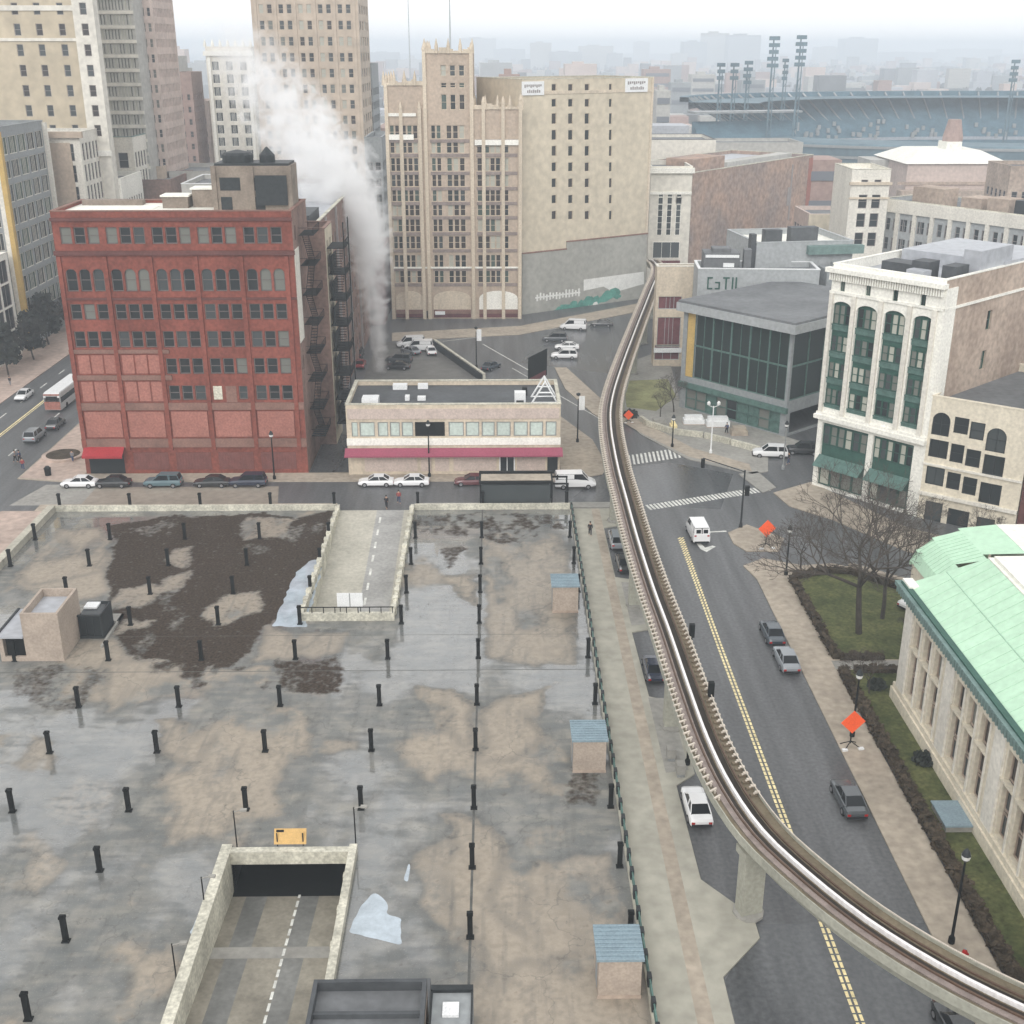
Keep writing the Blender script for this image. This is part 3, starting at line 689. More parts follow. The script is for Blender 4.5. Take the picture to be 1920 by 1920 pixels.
# ---------------- red brick building
Y0 = 151.0; X0, W_ = -55.9, 30.1
Z = lambda y: zy(y, Y0, 340)
rows = [(Z(456),Z(427)),(Z(545),Z(505)),(Z(598),Z(571)),(Z(650),Z(622)),(Z(700),Z(673)),(Z(749),Z(724))]
ops = []
for i,(a,c) in enumerate(rows):
    for k in range(5):
        if i >= 4 and k < 2: continue
        if i == 5 and k == 3:
            ops.append((.95+5.75*k+3.4,.95+5.75*k+4.55,a,c,'hs')); continue
        ops += bays(.88+5.75*k,0,1,3,1.42,.30,[(a-.08,c+.08)], 'hsA' if i == 1 else 'hs')
r = bld('brick_building','red brick seven storey commercial building with arched windows and boarded lower floors','building',(X0,Y0),0,W_,12,34.9,
        wall='red_brick',roof='roof_white',coping='brown_band',frame='frame_dim',ops={'F':ops,'R':[(1.5,2.6,a,c,'h') for a,c in rows[:5]]},par=.35,rev=.32,panes=['glass_dark','glass_dark','glass_mid','glass_dark','glass_dark','glass_dark','glass_mid','blind_dim'],wmats={'R':'brick_brown','L':'brick_tan'})
b = MB()
b.box(-.15,-.35,Z(478),W_+.15,-.002,Z(470)); b.box(-.1,-.25,Z(414),W_+.1,-.002,Z(408)); b.box(0,-.2,Z(562),W_,-.002,Z(558))
b.build('string_course','red_brick_dark',r)
b = MB(); b.box(-.05,-.22,Z(712),13,-.002,Z(703)); b.box(-.05,-.22,Z(768),W_,-.002,Z(755)); b.box(-.05,-.22,Z(662),13,-.002,Z(655)); b.box(-.05,-.2,Z(838),W_+.05,-.002,Z(822)); b.build('string_course','brown_band',r)
for k in range(6):
    x = .1+5.75*k if k else .05
    b = MB(); b.box(x-.0,-.28,3.5,x+.55,-.002,Z(480)); b.build('pilaster','red_brick',r)
for k in range(2):
    for za,zc in ((Z(701),Z(664)),(Z(753),Z(714))):
        for j in range(3):
            b = MB(); b.box(.98+5.75*k+j*1.72,-.1,za+.1,.98+5.75*k+j*1.72+1.5,-.003,zc-.1); b.build('wall_panel','pink_panel',r)
for k in range(5):
    b = MB(); b.box(.85+5.75*k,-.12,Z(820)+.1,.85+5.75*k+4.8,-.003,Z(770)-.1); b.build('wall_panel','pink_panel',r)
for k in range(1,5):
    b = MB(); b.box(.85+5.75*k,-.08,.7,.85+5.75*k+4.7,-.003,Z(848)); 
    for q in range(12): b.box(.95+5.75*k+q*.39,-.12,.7,1.0+5.75*k+q*.39,-.081,Z(848))
    b.build('shutter','dark_red_panel',r)
b = MB(); b.poly([(.2,-.01,4.1),(5.6,-.01,4.1),(5.6,-1.6,3.1),(.2,-1.6,3.1)]); b.box(.2,-1.62,2.8,5.6,-1.58,3.1); b.build('awning','awning_red',r)
b = MB(); b.box(.6,-.06,.15,5.3,-.004,3.0); b.build('shopfront','glass_dark',r)
b = MB(); b.box(.95+5.75*3+.05,-.06,rows[5][0],.95+5.75*3+1.2,-.004,rows[5][1]); b.build('window_board','concrete_light',r)
b = MB(); b.box(.95+5.75*3+1.7,-.05,rows[5][0]-.4,.95+5.75*3+3.1,-.004,rows[5][1]); b.build('window_board','brown_band',r)
ph = MB(); ph.box(19.8,4,34.4,29.6,9.5,40.0); 
for u in (19.6,24.4,29.2): ph.box(u,3.75,34.6,u+.6,3.99,40.0)
ph.build('penthouse','brick_dim',r)
ph = MB(); ph.box(20.0,4.4,40.0,29.4,9.3,40.3)
for u in (20.6,24.8): ph.box(u,3.95,37.0,u+2.6,3.995,38.6); ph.box(u,3.95,34.6,u+1.4,3.995,36.2)
ph.box(25.2,3.5,35.2,29.2,3.6,38.9); ph.build('louvre','dark_metal',r)
ph = MB(); ph.lathe([(2.0,40.3),(2.0,41.2),(1.7,41.5),(0.2,41.8)],14,22.6,6.6); ph.lathe([(1.0,40.3),(1.0,41.2),(.1,42.2)],8,26.5,6.0); ph.build('roof_tank','dark_metal',r)
ph = MB(); ph.box(12.5,6,34.2,15.8,8.6,36.0); ph.box(1,9.2,34.2,9,10.6,35.2); ph.box(16.2,7,34.2,19.4,9.6,36.8); ph.build('roof_plant','brick_dim',r)
ph = MB(); ph.box(12.3,5.8,36.0,16.0,8.8,36.2); ph.box(16.0,6.8,36.8,19.6,9.8,37.0); ph.box(3,5,34.25,11.5,8,34.6); ph.build('roof_plant','roof_white',r)
# side: conduit strip + fire escape
b = MB(); b.box(W_+.002,.3,18,W_+.08,3.6,30); b.build('render_patch','white_side',r)
fe = MB()
for f in range(8):
    z = 4+f*3.9
    for g_ in range(6): fe.box(W_+.1,4+g_*.9,z,W_+2.0,4.0+g_*.9+.55,z+.06)
    fe.box(W_+.1,4,z,W_+2.0,4.12,z+1.0) if False else None
    for yy in (4,9.6): fe.box(W_+.1,yy,z+.95,W_+2.0,yy+.05,z+1.0); fe.box(W_+1.95,yy,z,W_+2.0,yy+.05,z+1.0)
    fe.box(W_+1.95,4,z+.95,W_+2.0,9.65,z+1.0)
    for g_ in range(12): fe.box(W_+1.96,4+g_*.48,z,W_+1.99,4.03+g_*.48,z+.95)
    y0_,y1_ = (4.4,8.8) if f % 2 else (8.8,4.4)
    if f < 7:
        for s in range(12):
            t_ = s/12; yy = y0_+(y1_-y0_)*t_; fe.box(W_+.5,yy,z+3.9*t_,W_+1.3,yy+.28,z+3.9*t_+.05)
        fe.tube((W_+.5,y0_,z),(W_+.5,y1_,z+3.9),.05,n=4); fe.tube((W_+1.3,y0_,z),(W_+1.3,y1_,z+3.9),.05,n=4)
fe.build('fire_escape','black_metal',r)
# ---------------- rear annex and side-street brick building
r = bld('annex_building','dark narrow annex with stacked balconies behind the red brick building','building',(-44,163.3),0,20.5,7,31,wall='brick_brown',wmats={'R':'cream'},roof='roof_dark',frame='sill_grey',
        ops={'R':grid(.5,6.5,2,1.3,[(2+3.6*k,4+3.6*k) for k in range(8)])})
fe = MB()
for f in range(8):
    z = 3+f*3.6; fe.box(20.6,.6,z,23.0,6.2,z+.12); fe.box(22.9,.6,z+.9,23.0,6.2,z+1.0)
    for g_ in range(8): fe.box(22.92,.6+g_*.78,z,22.98,.66+g_*.78,z+.95)
    for yy in (.6,6.1): fe.box(22.85,yy,z,23.0,yy+.12,z+3.6)
for f in range(7):
    z = 3+f*3.6
    for s_ in range(12): fe.box(21.2,1+s_*.36,z+3.6*s_/12,22.3,1.3+s_*.36,z+3.6*s_/12+.06)
    fe.box(21.0,.8,z,21.1,6,z+2.6)
fe.build('fire_escape','black_metal',r)
Yb = 171.0
ops = [(q[0],q[1],q[2],q[3],'hs') for q in grid(2,62,16,1.7,[(2.5+3.7*k,4.6+3.7*k) for k in range(7)])]
r = bld('brick_building','brown brick building with pale front end and long side of windows behind the steam','building',(-46,Yb),0,20.3,63,30.6,wall='brick_brown',roof='roof_light',coping='concrete_light',
        frame='sill_grey',ops={'R':ops,'F':grid(12,20,2,1.2,[(16+3.7*k,18+3.7*k) for k in range(4)])},wmats={'F':'cream'},panes=['glass_mid','glass_dark','blind_dim'],sub=False)
b = MB(); 
for y_ in (8,20,34,48,62.4): b.box(20.302,y_,0,20.6,y_+.6,30.5)
b.build('pilaster','sill_grey',r)
b = MB(); b.box(11,2,29.7,19,12,31.5); b.box(2,4,29.7,9,9,32.5); b.build('roof_plant','roof_dark',r)
r = bld('brick_building','low dark red shopfront building at the end of the side street','building',(-40,243),0,16.5,20,15,wall='maroon',roof='roof_dark',frame='sill_grey',ops={'F':grid(1,15.5,5,1.8,[(1,3.4),(6,8.2),(10.2,12.4)])},sub=False)
# ---------------- two-storey shop with pink awning
Y1 = 150.2; Z = lambda y: zy(y, Y1, 850)
X1 = -20.2
U = lambda x: AY(x, 800, Y1)[0]-X1
z_a,z_b = Z(818),Z(791)
edges = [660,672,699,708,750,755,776,778,834,838,868,900,903,928,955,960,988,1016,1020,1044]
ops = []
for a,c in ((658,671),(673,703),(707,728),(730,750),(752,775),(840,870),(872,899),(902,928),(930,958),(962,990),(992,1019),(1022,1044)):
    ops.append((U(a)+.08,U(c)-.04,z_a,z_b,''))
r = bld('shop_building','low two storey cream shop building with a long pink awning and a dark flat roof','building',(X1,Y1),0,28.6,12.2,9.9,wall='tan_light',roof='roof_dark',coping='concrete_light',
        frame='steel',ops={'F':ops+[(U(778),U(834),z_a,z_b,'N')]},par=.6,panes=['teal_glazing'],rev=.15)
b = MB(); b.box(U(778),.14,z_a,U(834),.16,z_b); b.build('sign_opening','black_metal',r)
b = MB(); b.box(.2,-.12,Z(785),28.4,-.003,Z(766)); b.build('stained_frieze','shop_pink',r)
b = MB(); b.box(-.05,-.16,Z(834),28.65,-.003,Z(821)); b.build('fascia','white_stone',r)
b = MB(); z1,z2 = Z(839),Z(848); b.poly([(-.3,-.17,z1),(28.9,-.17,z1),(28.9,-1.5,z2),(-.3,-1.5,z2)]); b.box(-.3,-1.55,z2-.2,28.9,-1.5,z2)
b.poly([(28.9,-.17,z1),(28.9,-.17,z2-.45),(28.9,-1.5,z2-.45),(28.9,-1.5,z2)]); b.build('awning','awning_pink',r)
for u0,u1,m in ((.4,.1,0),):
    pass
for k,(u0,u1) in enumerate(((2.2,9.3),(9.8,11.2),(11.7,13.6),(14.2,20.0),(22.8,26.6))):
    b = MB(); b.box(u0,-.05,.55,u1,-.003,3.1); b.build('shop_shutter','shop_pink',r)
b = MB(); b.box(20.5,-.05,.15,22.4,-.003,3.1); b.box(26.9,-.05,.15,28.3,-.003,3.1); b.build('shop_door','glass_dark',r)
b = MB(); b.box(20.4,-.09,.1,20.55,-.052,3.2); b.box(21.4,-.09,.1,21.5,-.052,3.2); b.box(22.35,-.09,.1,22.5,-.052,3.2); b.build('door_frame','white_metal',r)
b = MB(); b.box(2,1.5,9.3,4.2,3.5,10.3); b.box(7.6,4,9.3,8.2,5,9.9); b.box(9.3,4,9.3,10.4,4.8,9.8); b.box(5.5,9.5,9.3,7.5,10.6,10); b.box(9,9.8,9.3,10.4,10.6,10); b.box(22.5,3,9.3,24,4.4,10.6); b.build('roof_unit','white_metal',r)
b = MB(); b.box(22.7,.8,9.3,23.7,1.6,10); b.box(23.6,6.2,9.3,24.3,7,10.4); b.build('roof_unit','black_metal',r)
b = MB()
for s in (0,1):
    y_ = 2.5+3*s
    for p,q in (((24.8,y_,9.3),(26.6,y_,12.3)),((28.3,y_,9.3),(26.6,y_,12.3)),((24.8,y_,9.4),(28.3,y_,9.4)),((25.6,y_,10.8),(27.5,y_,10.8))): b.tube(p,q,.12,n=5)
b.tube((26.6,2.5,12.3),(26.6,5.5,12.3),.1); b.build('sign_frame','white_metal',r)
bb = board('billboard','dark angled billboard with red lower edge standing behind the shop roof','billboard',(AY(1008,700,176)[0],176,0),6.5,4.2,AY(1008,712,176)[1],'black_metal',R(62),0,('maroon',[(-2.9,.05,2.9,.9)]))
# ---------------- tan gothic tower (three bays, stepped top)
Yt = 249.0; Xt = -22.4
U = lambda x,y=500: AY(x,y,Yt)[0]-Xt
Zt = lambda y: zy(y,Yt,850)
r = thing('gothic_tower','tan gothic office tower with a stepped crown and arched shopfronts','building',(Xt,Yt,0))
fr = [344-4+0,383,423,461]
rows = [Zt(y) for y in (565-25,519,490,455,423,393,366,338,309,275,248)]
def bay(nm, u0, u1, H_, groups, extra=()):
    w = u1-u0; ops = []
    for j,z in enumerate(rows[1:]):
        if z+2.0 > H_-3: continue
        for a,c in groups: ops.append((a,c,z-1.3,z+1.35,'v' if c-a > 1.6 else 'h'))
    for q in extra: ops.append(q)
    b = MB(); facade(b,(u0,0),0,w,0,H_,ops,.35); facade(b,(u1,0),math.pi/2,22,0,H_,[],.3); facade(b,(u0,22),-math.pi/2,22,0,H_,[(2+3.4*k,3.4+3.4*k,z-1.1,z+1.1) for z in rows[1:] if z < H_-3 for k in range(5)] if nm==0 else [],.3); facade(b,(u1,22),math.pi,w,0,H_,[],.3)
    b.poly([(u0,0,H_-.6),(u1,0,H_-.6),(u1,22,H_-.6),(u0,22,H_-.6)]); b.build('wall','tan_stone',r)
    return [(u0+q[0],.2,q[2],0,q[1]-q[0],q[3]-q[2],q[4]) for q in ops if 'N' not in q[4]]
wl = []
uA,uB,uC,uD = 0, U(806), U(890), 27.6
top_l = [(z0,z1) for z0,z1 in ((Zt(250)-0,Zt(222)),)]
arch = lambda u0,u1: (u0,u1,Zt(578),Zt(543),'AFN')
wl += bay(0,uA,uB,Zt(180)+2,[(.85,1.75),(1.9,2.8),(3.2,4.2),(4.35,5.35),(5.5,6.5)],[(.8,7.6,Zt(597),Zt(583),'N')])
wl += bay(1,uB,uC,Zt(100),[(.9,1.8),(2.0,2.9),(4.0,5.1),(5.3,6.4),(6.6,7.7)],[(u,u+1.15,Zt(c_),Zt(d_),'h') for u in (3.1,4.9,6.7) for c_,d_ in ((206,177),(143,122),(165,155))])
wl += bay(2,uC,uD,Zt(205),[(.7,1.8),(2.3,3.3),(3.4,4.4),(4.5,5.5),(6.1,7.2)])
put_windows(r, wl, 'tan_light', ['glass_brown','glass_brown','glass_mid','glass_dark','blind','glass_green','glass_brown'], False)
b = MB()
for u in (0,.0): pass
for u,zt in ((0,Zt(165)),(2.85,Zt(205)),(6.6,Zt(205)),(uB-.5,Zt(95)),(uC-.6,Zt(95)),(uC+2.0-.25,Zt(195)),(uC+5.7,Zt(195)),(uD-.7,Zt(190))):
    b.box(u,-.5,0,u+.7,-.002,zt)
    b.lathe([(.42,zt),(.42,zt+.4),(.08,zt+1.5)],6,u+.35,-.2)
b.build('pier','tan_light',r)
rr = random.Random(3)
for (a,c,z) in ((0,uB,Zt(180)+2),(uB,uC,Zt(100)),(uC,uD,Zt(205))):
    n = int((c-a)/.9); cren = MB()
    for k in range(n): u = a+(c-a)*k/n; cren.box(u,-.25,z,u+(c-a)/n+.001,.25,z+rr.choice((.5,1.1,.8)))
    cren.build('battlement','tan_light',r)
    for k in range(5): q = MB(); q.lathe([(.4,z),(.34,z+1.4),(.03,z+2.8)],6,a+(c-a)*k/4,-.1); q.build('pinnacle','tan_light',r)
    for k in range(3): q = MB(); q.lathe([(.4,z),(.34,z+1.2),(.03,z+2.4)],6,a+.1,5+6*k); q.build('pinnacle','tan_light',r)
for z in rows[1:]:
    for u0,u1,hm in ((.75,6.5,Zt(180)),(uB+.7,uC-.8,Zt(100)),(uC+.6,uD-.9,Zt(205))):
        if z+2 < hm-1: b = MB(); b.box(u0,-.12,z-2.0,u1,-.003,z-1.35); b.build('spandrel','track_mauve',r)
b = MB(); b.box(.2,-.4,Zt(262),uB-2.6,-.003,Zt(252)); b.box(uC+.3,-.4,Zt(272),uD-.3,-.003,Zt(262)); b.box(0,-.3,Zt(218),uB-2,-.003,Zt(212)); b.box(0,-.3,Zt(503),uD,-.003,Zt(500)); b.build('balcony_band','white_stone',r)
for u0,u1 in ((.9,uB-1.6),(uB+.6,uC-.9),(uC+.9,uD-.8)):
    b = MB(); z0_,z1_ = Zt(580),Zt(545); c_ = (u0+u1)/2; w2 = (u1-u0)/2
    arc = [(c_+w2*math.cos(t),-.2,z1_-1.6+1.6*math.sin(t)) for t in [math.pi*k/10 for k in range(11)]]
    b.poly([(u0,-.2,z0_),(u1,-.2,z0_)]+arc); b.build('arch_panel','tan_light' if u0 < 15 else 'white_stone',r)
    b = MB(); b.box(u0,-.35,z0_-.9,u1,-.004,z0_); b.build('lintel','brown_band',r)
    b = MB(); b.box(u0,-.15,.3,u1,-.004,z0_-.95); b.build('shopfront','maroon',r)
b = MB(); b.box(uB+.9,-.6,Zt(589),uB+3.0,-.36,Zt(583)); b.build('shop_sign','white_metal',r)
# ---------------- plain cream party wall
p0 = Vector((5.3,253.0)); p1 = Vector((34.2,271.0)); L_ = (p1-p0).length; an = math.atan2(p1.y-p0.y,p1.x-p0.x)
def UW(x,y,p=None):                     # photo point -> (u,z) on that slanted facade
    rx,ry,rz_ = _ray(x,y); q = p or (p0,(p1-p0).normalized()); P_,d = q
    det = rx*(-d.y)+d.x*ry; t = (P_.x*(-d.y)+d.x*P_.y)/det; u = (rx*t-P_.x)*d.x+(ry*t-P_.y)*d.y
    return u, CAMZ+rz_*t
cols = [1039,1070,1101,1145]; yr = [(158,170),(186,200),(213,232),(244,262),(274,292),(305,321),(335,351),(366,381),(396,411)]
ops = []
for i,(ya,yb) in enumerate(yr):
    for j,x in enumerate(cols):
        u,z1_ = UW(x,ya); _,z0_ = UW(x,yb); w = 1.25 if j < 3 else .8; ops.append((u-w/2,u+w/2,z0_-.1,z1_+.1,''))
Hc = UW(1100,147)[1]
r = bld('blank_wall_building','cream tower, plain side wall with four window columns above a grey graffiti wall','building',p0,an,L_,18,Hc,wall='cream',roof='roof_grey',coping='concrete_light',frame='tan_light',
        ops={'F':ops},panes=['glass_brown','glass_dark'],sub=False)
b = MB()
ua = UW(1060,560)[0]; zl = UW(1000,474)[1]; zm = UW(1140,446)[1]
b.box(0,-.25,0,ua,-.003,zl); b.box(ua,-.25,0,L_-.1,-.004,zm); b.build('lower_wall','cream_low',r)
b = MB(); b.box(0,-.35,zl,ua,-.003,zl+.25); b.box(ua,-.35,zm,L_,-.004,zm+.25); b.build('flashing','brown_band',r)
zb = UW(1100,172)[1]; b = MB(); b.box(-.1,-.12,zb-.3,L_+.1,-.003,zb+.3); b.box(L_-.5,-.14,zm+.3,L_+.05,-.003,Hc); b.build('string_course','tan_light',r)
for (xa,ya,xb,yb) in ((978,153,1019,178),(1172,147,1213,172)):
    ul,zt = UW(xa,ya); ur,zb_ = UW(xb,yb); b = MB(); b.box(ul,-.22,zb_,ur,-.003,zt)
    w = ur-ul; h = zt-zb_
    for k in range(9): b.box(ul+w*(.1+k*.09),-.26,zb_+h*.55+(k%3)*.12,ul+w*(.16+k*.09),-.221,zb_+h*.78,1)
    for k in range(7): b.box(ul+w*(.22+k*.09),-.26,zb_+h*.18,ul+w*(.28+k*.09),-.221,zb_+h*.36+(k%2)*.12,1)
    b.build('painted_sign',['white_metal','sill_grey'],r)
def wallshape(root, name, pts, d, m):
    P_ = [UW(x,y) for x,y in pts]; b = MB(); b.poly([(u,-d,z) for u,z in P_][::-1]); b.build(name,m,root)
wallshape(r,'painted_panel',[(1093,524),(1206,509),(1206,532),(1150,548),(1130,537),(1093,545)],.27,'graffiti')
rr = random.Random(9)
b = MB()
for k in range(14):
    u,z = UW(1006+k*6,558-k*.75); b.box(u-.2,-.275,z-.8*rr.uniform(.7,1.2),u+.25,-.255,z+.7*rr.uniform(.6,1.6)); b.box(u-.5,-.272,z-.15,u+.4,-.253,z+.2)
b.build('graffiti','graffiti',r)
def blobs(name, cs, m, d):
    b = MB()
    for (x,y,rx_) in cs:
        u,z = UW(x,y); b.poly([(u+rx_*math.cos(t)*rr.uniform(.6,1.15),-d-rr.uniform(0,.004),z+rx_*.62*math.sin(t)*rr.uniform(.6,1.15)) for t in [-k*.45 for k in range(14)]])
    b.build(name,m,r)
blobs('mural',[(1042+k*5.4,587-k*1.7+rr.uniform(-6,4),rr.uniform(1.0,2.0)) for k in range(22)],'mural_green',.27)
blobs('mural',[(1010+k*7,590-k*1+rr.uniform(-5,8),rr.uniform(.4,.9)) for k in range(16)],'graffiti',.28)
blobs('mural',[(1065+k*6,596-k*1.8,rr.uniform(.4,.9)) for k in range(14)],'maroon',.285)
# ---------------- big left towers
def tower(name,label,x0,x1,yb,ytop,Y,Dp,wall,cols_,pitch,w,h,style='h',cat='tower',H_=None,panes=GLASS,frame='sill_grey',left=True,**kw):
    a = AY(x0,yb,Y)[0]; c = AY(x1,yb,Y)[0]; W2 = c-a; H2 = H_ or zy(ytop,Y,x0)
    ops = grid(W2*.04,W2*.96,cols_,w,[(3+pitch*k,3+pitch*k+h) for k in range(int((H2-4)/pitch))],style)
    if 'P' in style: ops = [q for u0,u1,z0_,z1_,s_ in ops for q in ((u0,u0+(u1-u0)*.38,z0_,z1_,'h'),(u1-(u1-u0)*.38,u1,z0_,z1_,'h'))]
    ops_s = grid(Dp*.05,Dp*.95,max(2,int(cols_*Dp/W2)),w,[(3+pitch*k,3+pitch*k+h) for k in range(int((H2-4)/pitch))],style)
    return bld(name,label,cat,(a,Y),0,W2,Dp,H2,wall=wall,frame=frame,ops={'F':ops,('R' if (a+c)/2 < 0 else 'L'):ops_s},sub=False,panes=panes,**kw), a, c, H2
r,a,c,h = tower('office_tower','tall tan office tower of paired windows behind the steam plume',492,684,300,0,335,26,'tower_tan',5,3.95,3.5,2.3,'P',H_=76,panes=['glass_mid','glass_dark','blind_dim','glass_brown','blind','glass_mid'],frame='tower_tan')
b = MB(); W2 = c-a
for k in range(6): b.box(W2*(.04+.92*k/5)-.35,-.35,0,W2*(.04+.92*k/5)+.35,-.002,76)
b.build('pier','tower_tan',r)
# tan hotel tower at upper left
Yh = 262.0; a = -126.0; c = AY(170,280,Yh)[0]
ops = []; ys = [20,55,88,121,150,180,211]
for x,dx in ((22,-.17),(42,0),(92,0),(135,0)): pass
for k in range(10):
    z = 36.5+3.95*k
    for u in (3,11,19,27,31.5,36.2): ops.append((u,u+1.35,z,z+2.3,'h'))
r = bld('hotel_tower','tall yellow-tan brick hotel tower with a white corner strip','tower',(a,Yh),0,c-a,16,76,wall='tower_yellow',frame='sill_grey',ops={'F':ops},sub=False,panes=['glass_brown','glass_mid'])
b = MB(); b.box(-.1,-.25,61,c-a-.02,-.003,62); b.box(-.1,-.25,55.2,c-a-.02,-.003,55.8); b.build('string_course','tower_white',r)
x1_ = AY(208,280,Yh)[0]
bo = [(1.5,2.9,36.5+3.95*k,38.8+3.95*k,'h') for k in range(10)]
r = bld('hotel_tower_corner','narrow white stone corner bay of the yellow-tan hotel tower','tower',(c+.03,Yh-.6),0,x1_-c,3,76,wall='tower_white',frame='sill_grey',ops={'F':bo,'R':[]},sub=False,panes=['glass_brown','glass_mid'])
b = MB(); b.box(-.3,-.5,32.5,x1_-c+.3,-.003,33.6); b.build('cornice','white_stone',r)
# fluted grey tower behind
Yg = 292.0; a = AY(206,280,Yg)[0]; c = AY(278,280,Yg)[0]; W2 = c-a
ops = [(u,u+.45,3+3.1*k,5.2+3.1*k,'') for k in range(22) for u in [W2*.06+W2*.9*q/11 for q in range(11)]]
r = bld('fluted_tower','pale grey tower with dense vertical ribs next to the white corner bay','tower',(a,Yg),0,W2,24,76,wall='tower_grey',frame='tower_white',ops={'F':ops},sub=False,panes=['blind_dim','blind','blind_dim'],rev=.15)
b = MB()
for k in range(23): b.box(-.05,-.3,2.2+3.1*k,W2+.05,-.002,2.9+3.1*k)
b.build('spandrel','tower_white',r)
r,a,c,h = tower('office_tower','slim pinkish tower edge right of the ribbed grey tower',281,316,320,0,300,20,'tower_pink',3,3.4,.8,1.9,H_=76,panes=['glass_mid','blind_dim'],frame='tower_pink')
r,a,c,h = tower('office_tower','grey banded office block behind the narrow pink tower',300,352,330,130,405,20,'tower_grey',4,4.2,3.2,2.0,'v',panes=['glass_mid','glass_dark'])
b = MB(); b.box(0,2,h,c-a,14,h+4); b.build('penthouse','tower_grey',r)
r,a,c,h = tower('office_tower','slender brown brick tower with a bare brick top',346,376,330,136,380,14,'tower_brown',2,3.6,1.0,1.8,panes=['glass_mid'],frame='tower_brown')
r,a,c,h = tower('office_tower','plain pale pink block beside the slender brown tower',372,402,330,190,400,18,'tower_pink',2,4,1,1.8,panes=['glass_mid'],frame='tower_pink')
r,a,c,h = tower('office_tower','white stone tower with a central window bay left of the steam',403,486,300,88,385,22,'tower_white',3,3.7,2.2,2.7,'vt',panes=['glass_dark','glass_mid'],frame='white_stone')
b = MB(); b.box(-.6,-.8,h-2.5,c-a+.6,-.003,h-1.2)
for k in range(7): b.lathe([(.5,h),(.45,h+1),(.05,h+2.2)],6,(c-a)*k/6,.2)
b.box((c-a)*.04,-.5,0,(c-a)*.1,-.004,h-3); b.box((c-a)*.9,-.5,0,(c-a)*.96,-.004,h-3); b.build('cornice','white_stone',r)
r,a,c,h = tower('office_tower','dark slender block at the right edge of the tall tan tower',686,704,300,120,360,20,'grey_panel',2,3.8,1.2,2,panes=['glass_mid'])
r,a,c,h = tower('office_block','grey mid-rise block between the tan tower and the gothic tower',690,722,420,258,300,22,'grey_panel',2,3.8,1.4,2,panes=['glass_dark','glass_mid'])
r,a,c,h = tower('office_block','grey parking block with pale bands behind the red building',318,420,380,322,300,22,'tower_grey',6,3.6,3.2,1.5,'v',panes=['glass_dark'])
r,a,c,h = tower('office_block','low grey block with white roof edges behind the red building',345,430,400,345,262,20,'tower_grey',5,3.6,2.4,1.5,'v',panes=['glass_dark'],coping='white_metal')
r,a,c,h = tower('office_block','dim low block between the ribbed tower and the grey parking block',262,322,360,338,285,22,'brick_brown',5,3.6,1.8,1.6,panes=['glass_mid'])
# left street front (west side of the avenue)
def wside(label, y0, y1, H_, wall, nb, zs, w, style='h', panes=GLASS, **kw):
    return bld('street_building',label,'building',(-98,y0),0,kw.pop('ww',14) if False else 14,y1-y0,H_,wall=wall,frame=kw.pop('frame','sill_grey'),ops={'R':grid(.6,y1-y0-.6,nb,w,zs,style),'F':grid(1,13,4,2.2,zs,style)},sub=False,panes=panes,**kw)
def shift(r,x): r.location.x = x
r = wside('dark glazed office front with gold and white pilasters at the left edge of the photo',222,246,40.5,'grey_panel',5,[(2+4.2*k,5.2+4.2*k) for k in range(9)],3.9,'vt',['glass_dark','glass_mid','glass_green'],frame='white_side')
shift(r,-104); b = MB(); b.box(14.02,-.7,0,14.9,.5,39.9); b.build('pilaster','gold',r); b = MB(); b.box(9.6,-.75,0,11.6,-.003,39.5); b.build('pilaster','gold',r); b = MB(); b.box(14.02,23.2,0,14.8,24,40.2); b.build('pilaster','white_side',r); b = MB(); b.box(13.2,-.7,0,14.0,-.003,40.2); b.build('pilaster','white_side',r)
b = MB(); b.box(2,2,40,8,8,43); b.box(9,4,40,12,7,42); b.build('roof_plant','tower_pink',r)
r = wside('white framed dark glass building end at the far left edge',200,219,19,'white_stone',4,[(1+4.3*k,5+4.3*k) for k in range(4)],4,'v',['glass_dark','glass_mid']); shift(r,-104)
r = wside('cream terra cotta building of tall narrow windows on the left avenue',250,262,38,'white_side',5,[(3+4.2*k,6.4+4.2*k) for k in range(8)],1.2,'h',['glass_dark','glass_mid']); shift(r,-98.5)
b = MB(); b.box(-.5,-.8,37,14.8,-.003,38.2); b.box(2,-.3,20,12,-.004,36); b.build('cornice','tan_stone',r)
r = wside('low white building with slim dark windows beside the red brick corner',264,280,27.5,'white_stone',8,[(3+4.2*k,6.2+4.2*k) for k in range(5)],1.0,'h',['glass_dark','glass_mid']); shift(r,-95.5)
r = wside('pale green roofed narrow facade with grey windows above the white low building',281,296,35,'white_side',6,[(3+4.2*k,6.4+4.2*k) for k in range(7)],1.4,'h',['glass_mid','glass_dark'],coping='copper_gutter'); shift(r,-97)
r = wside('ornate tan carved facade under the ribbed grey tower',297,310,27,'tan_stone',4,[(3+4.2*k,6.2+4.2*k) for k in range(5)],1.4,'h',['glass_mid']); shift(r,-95)
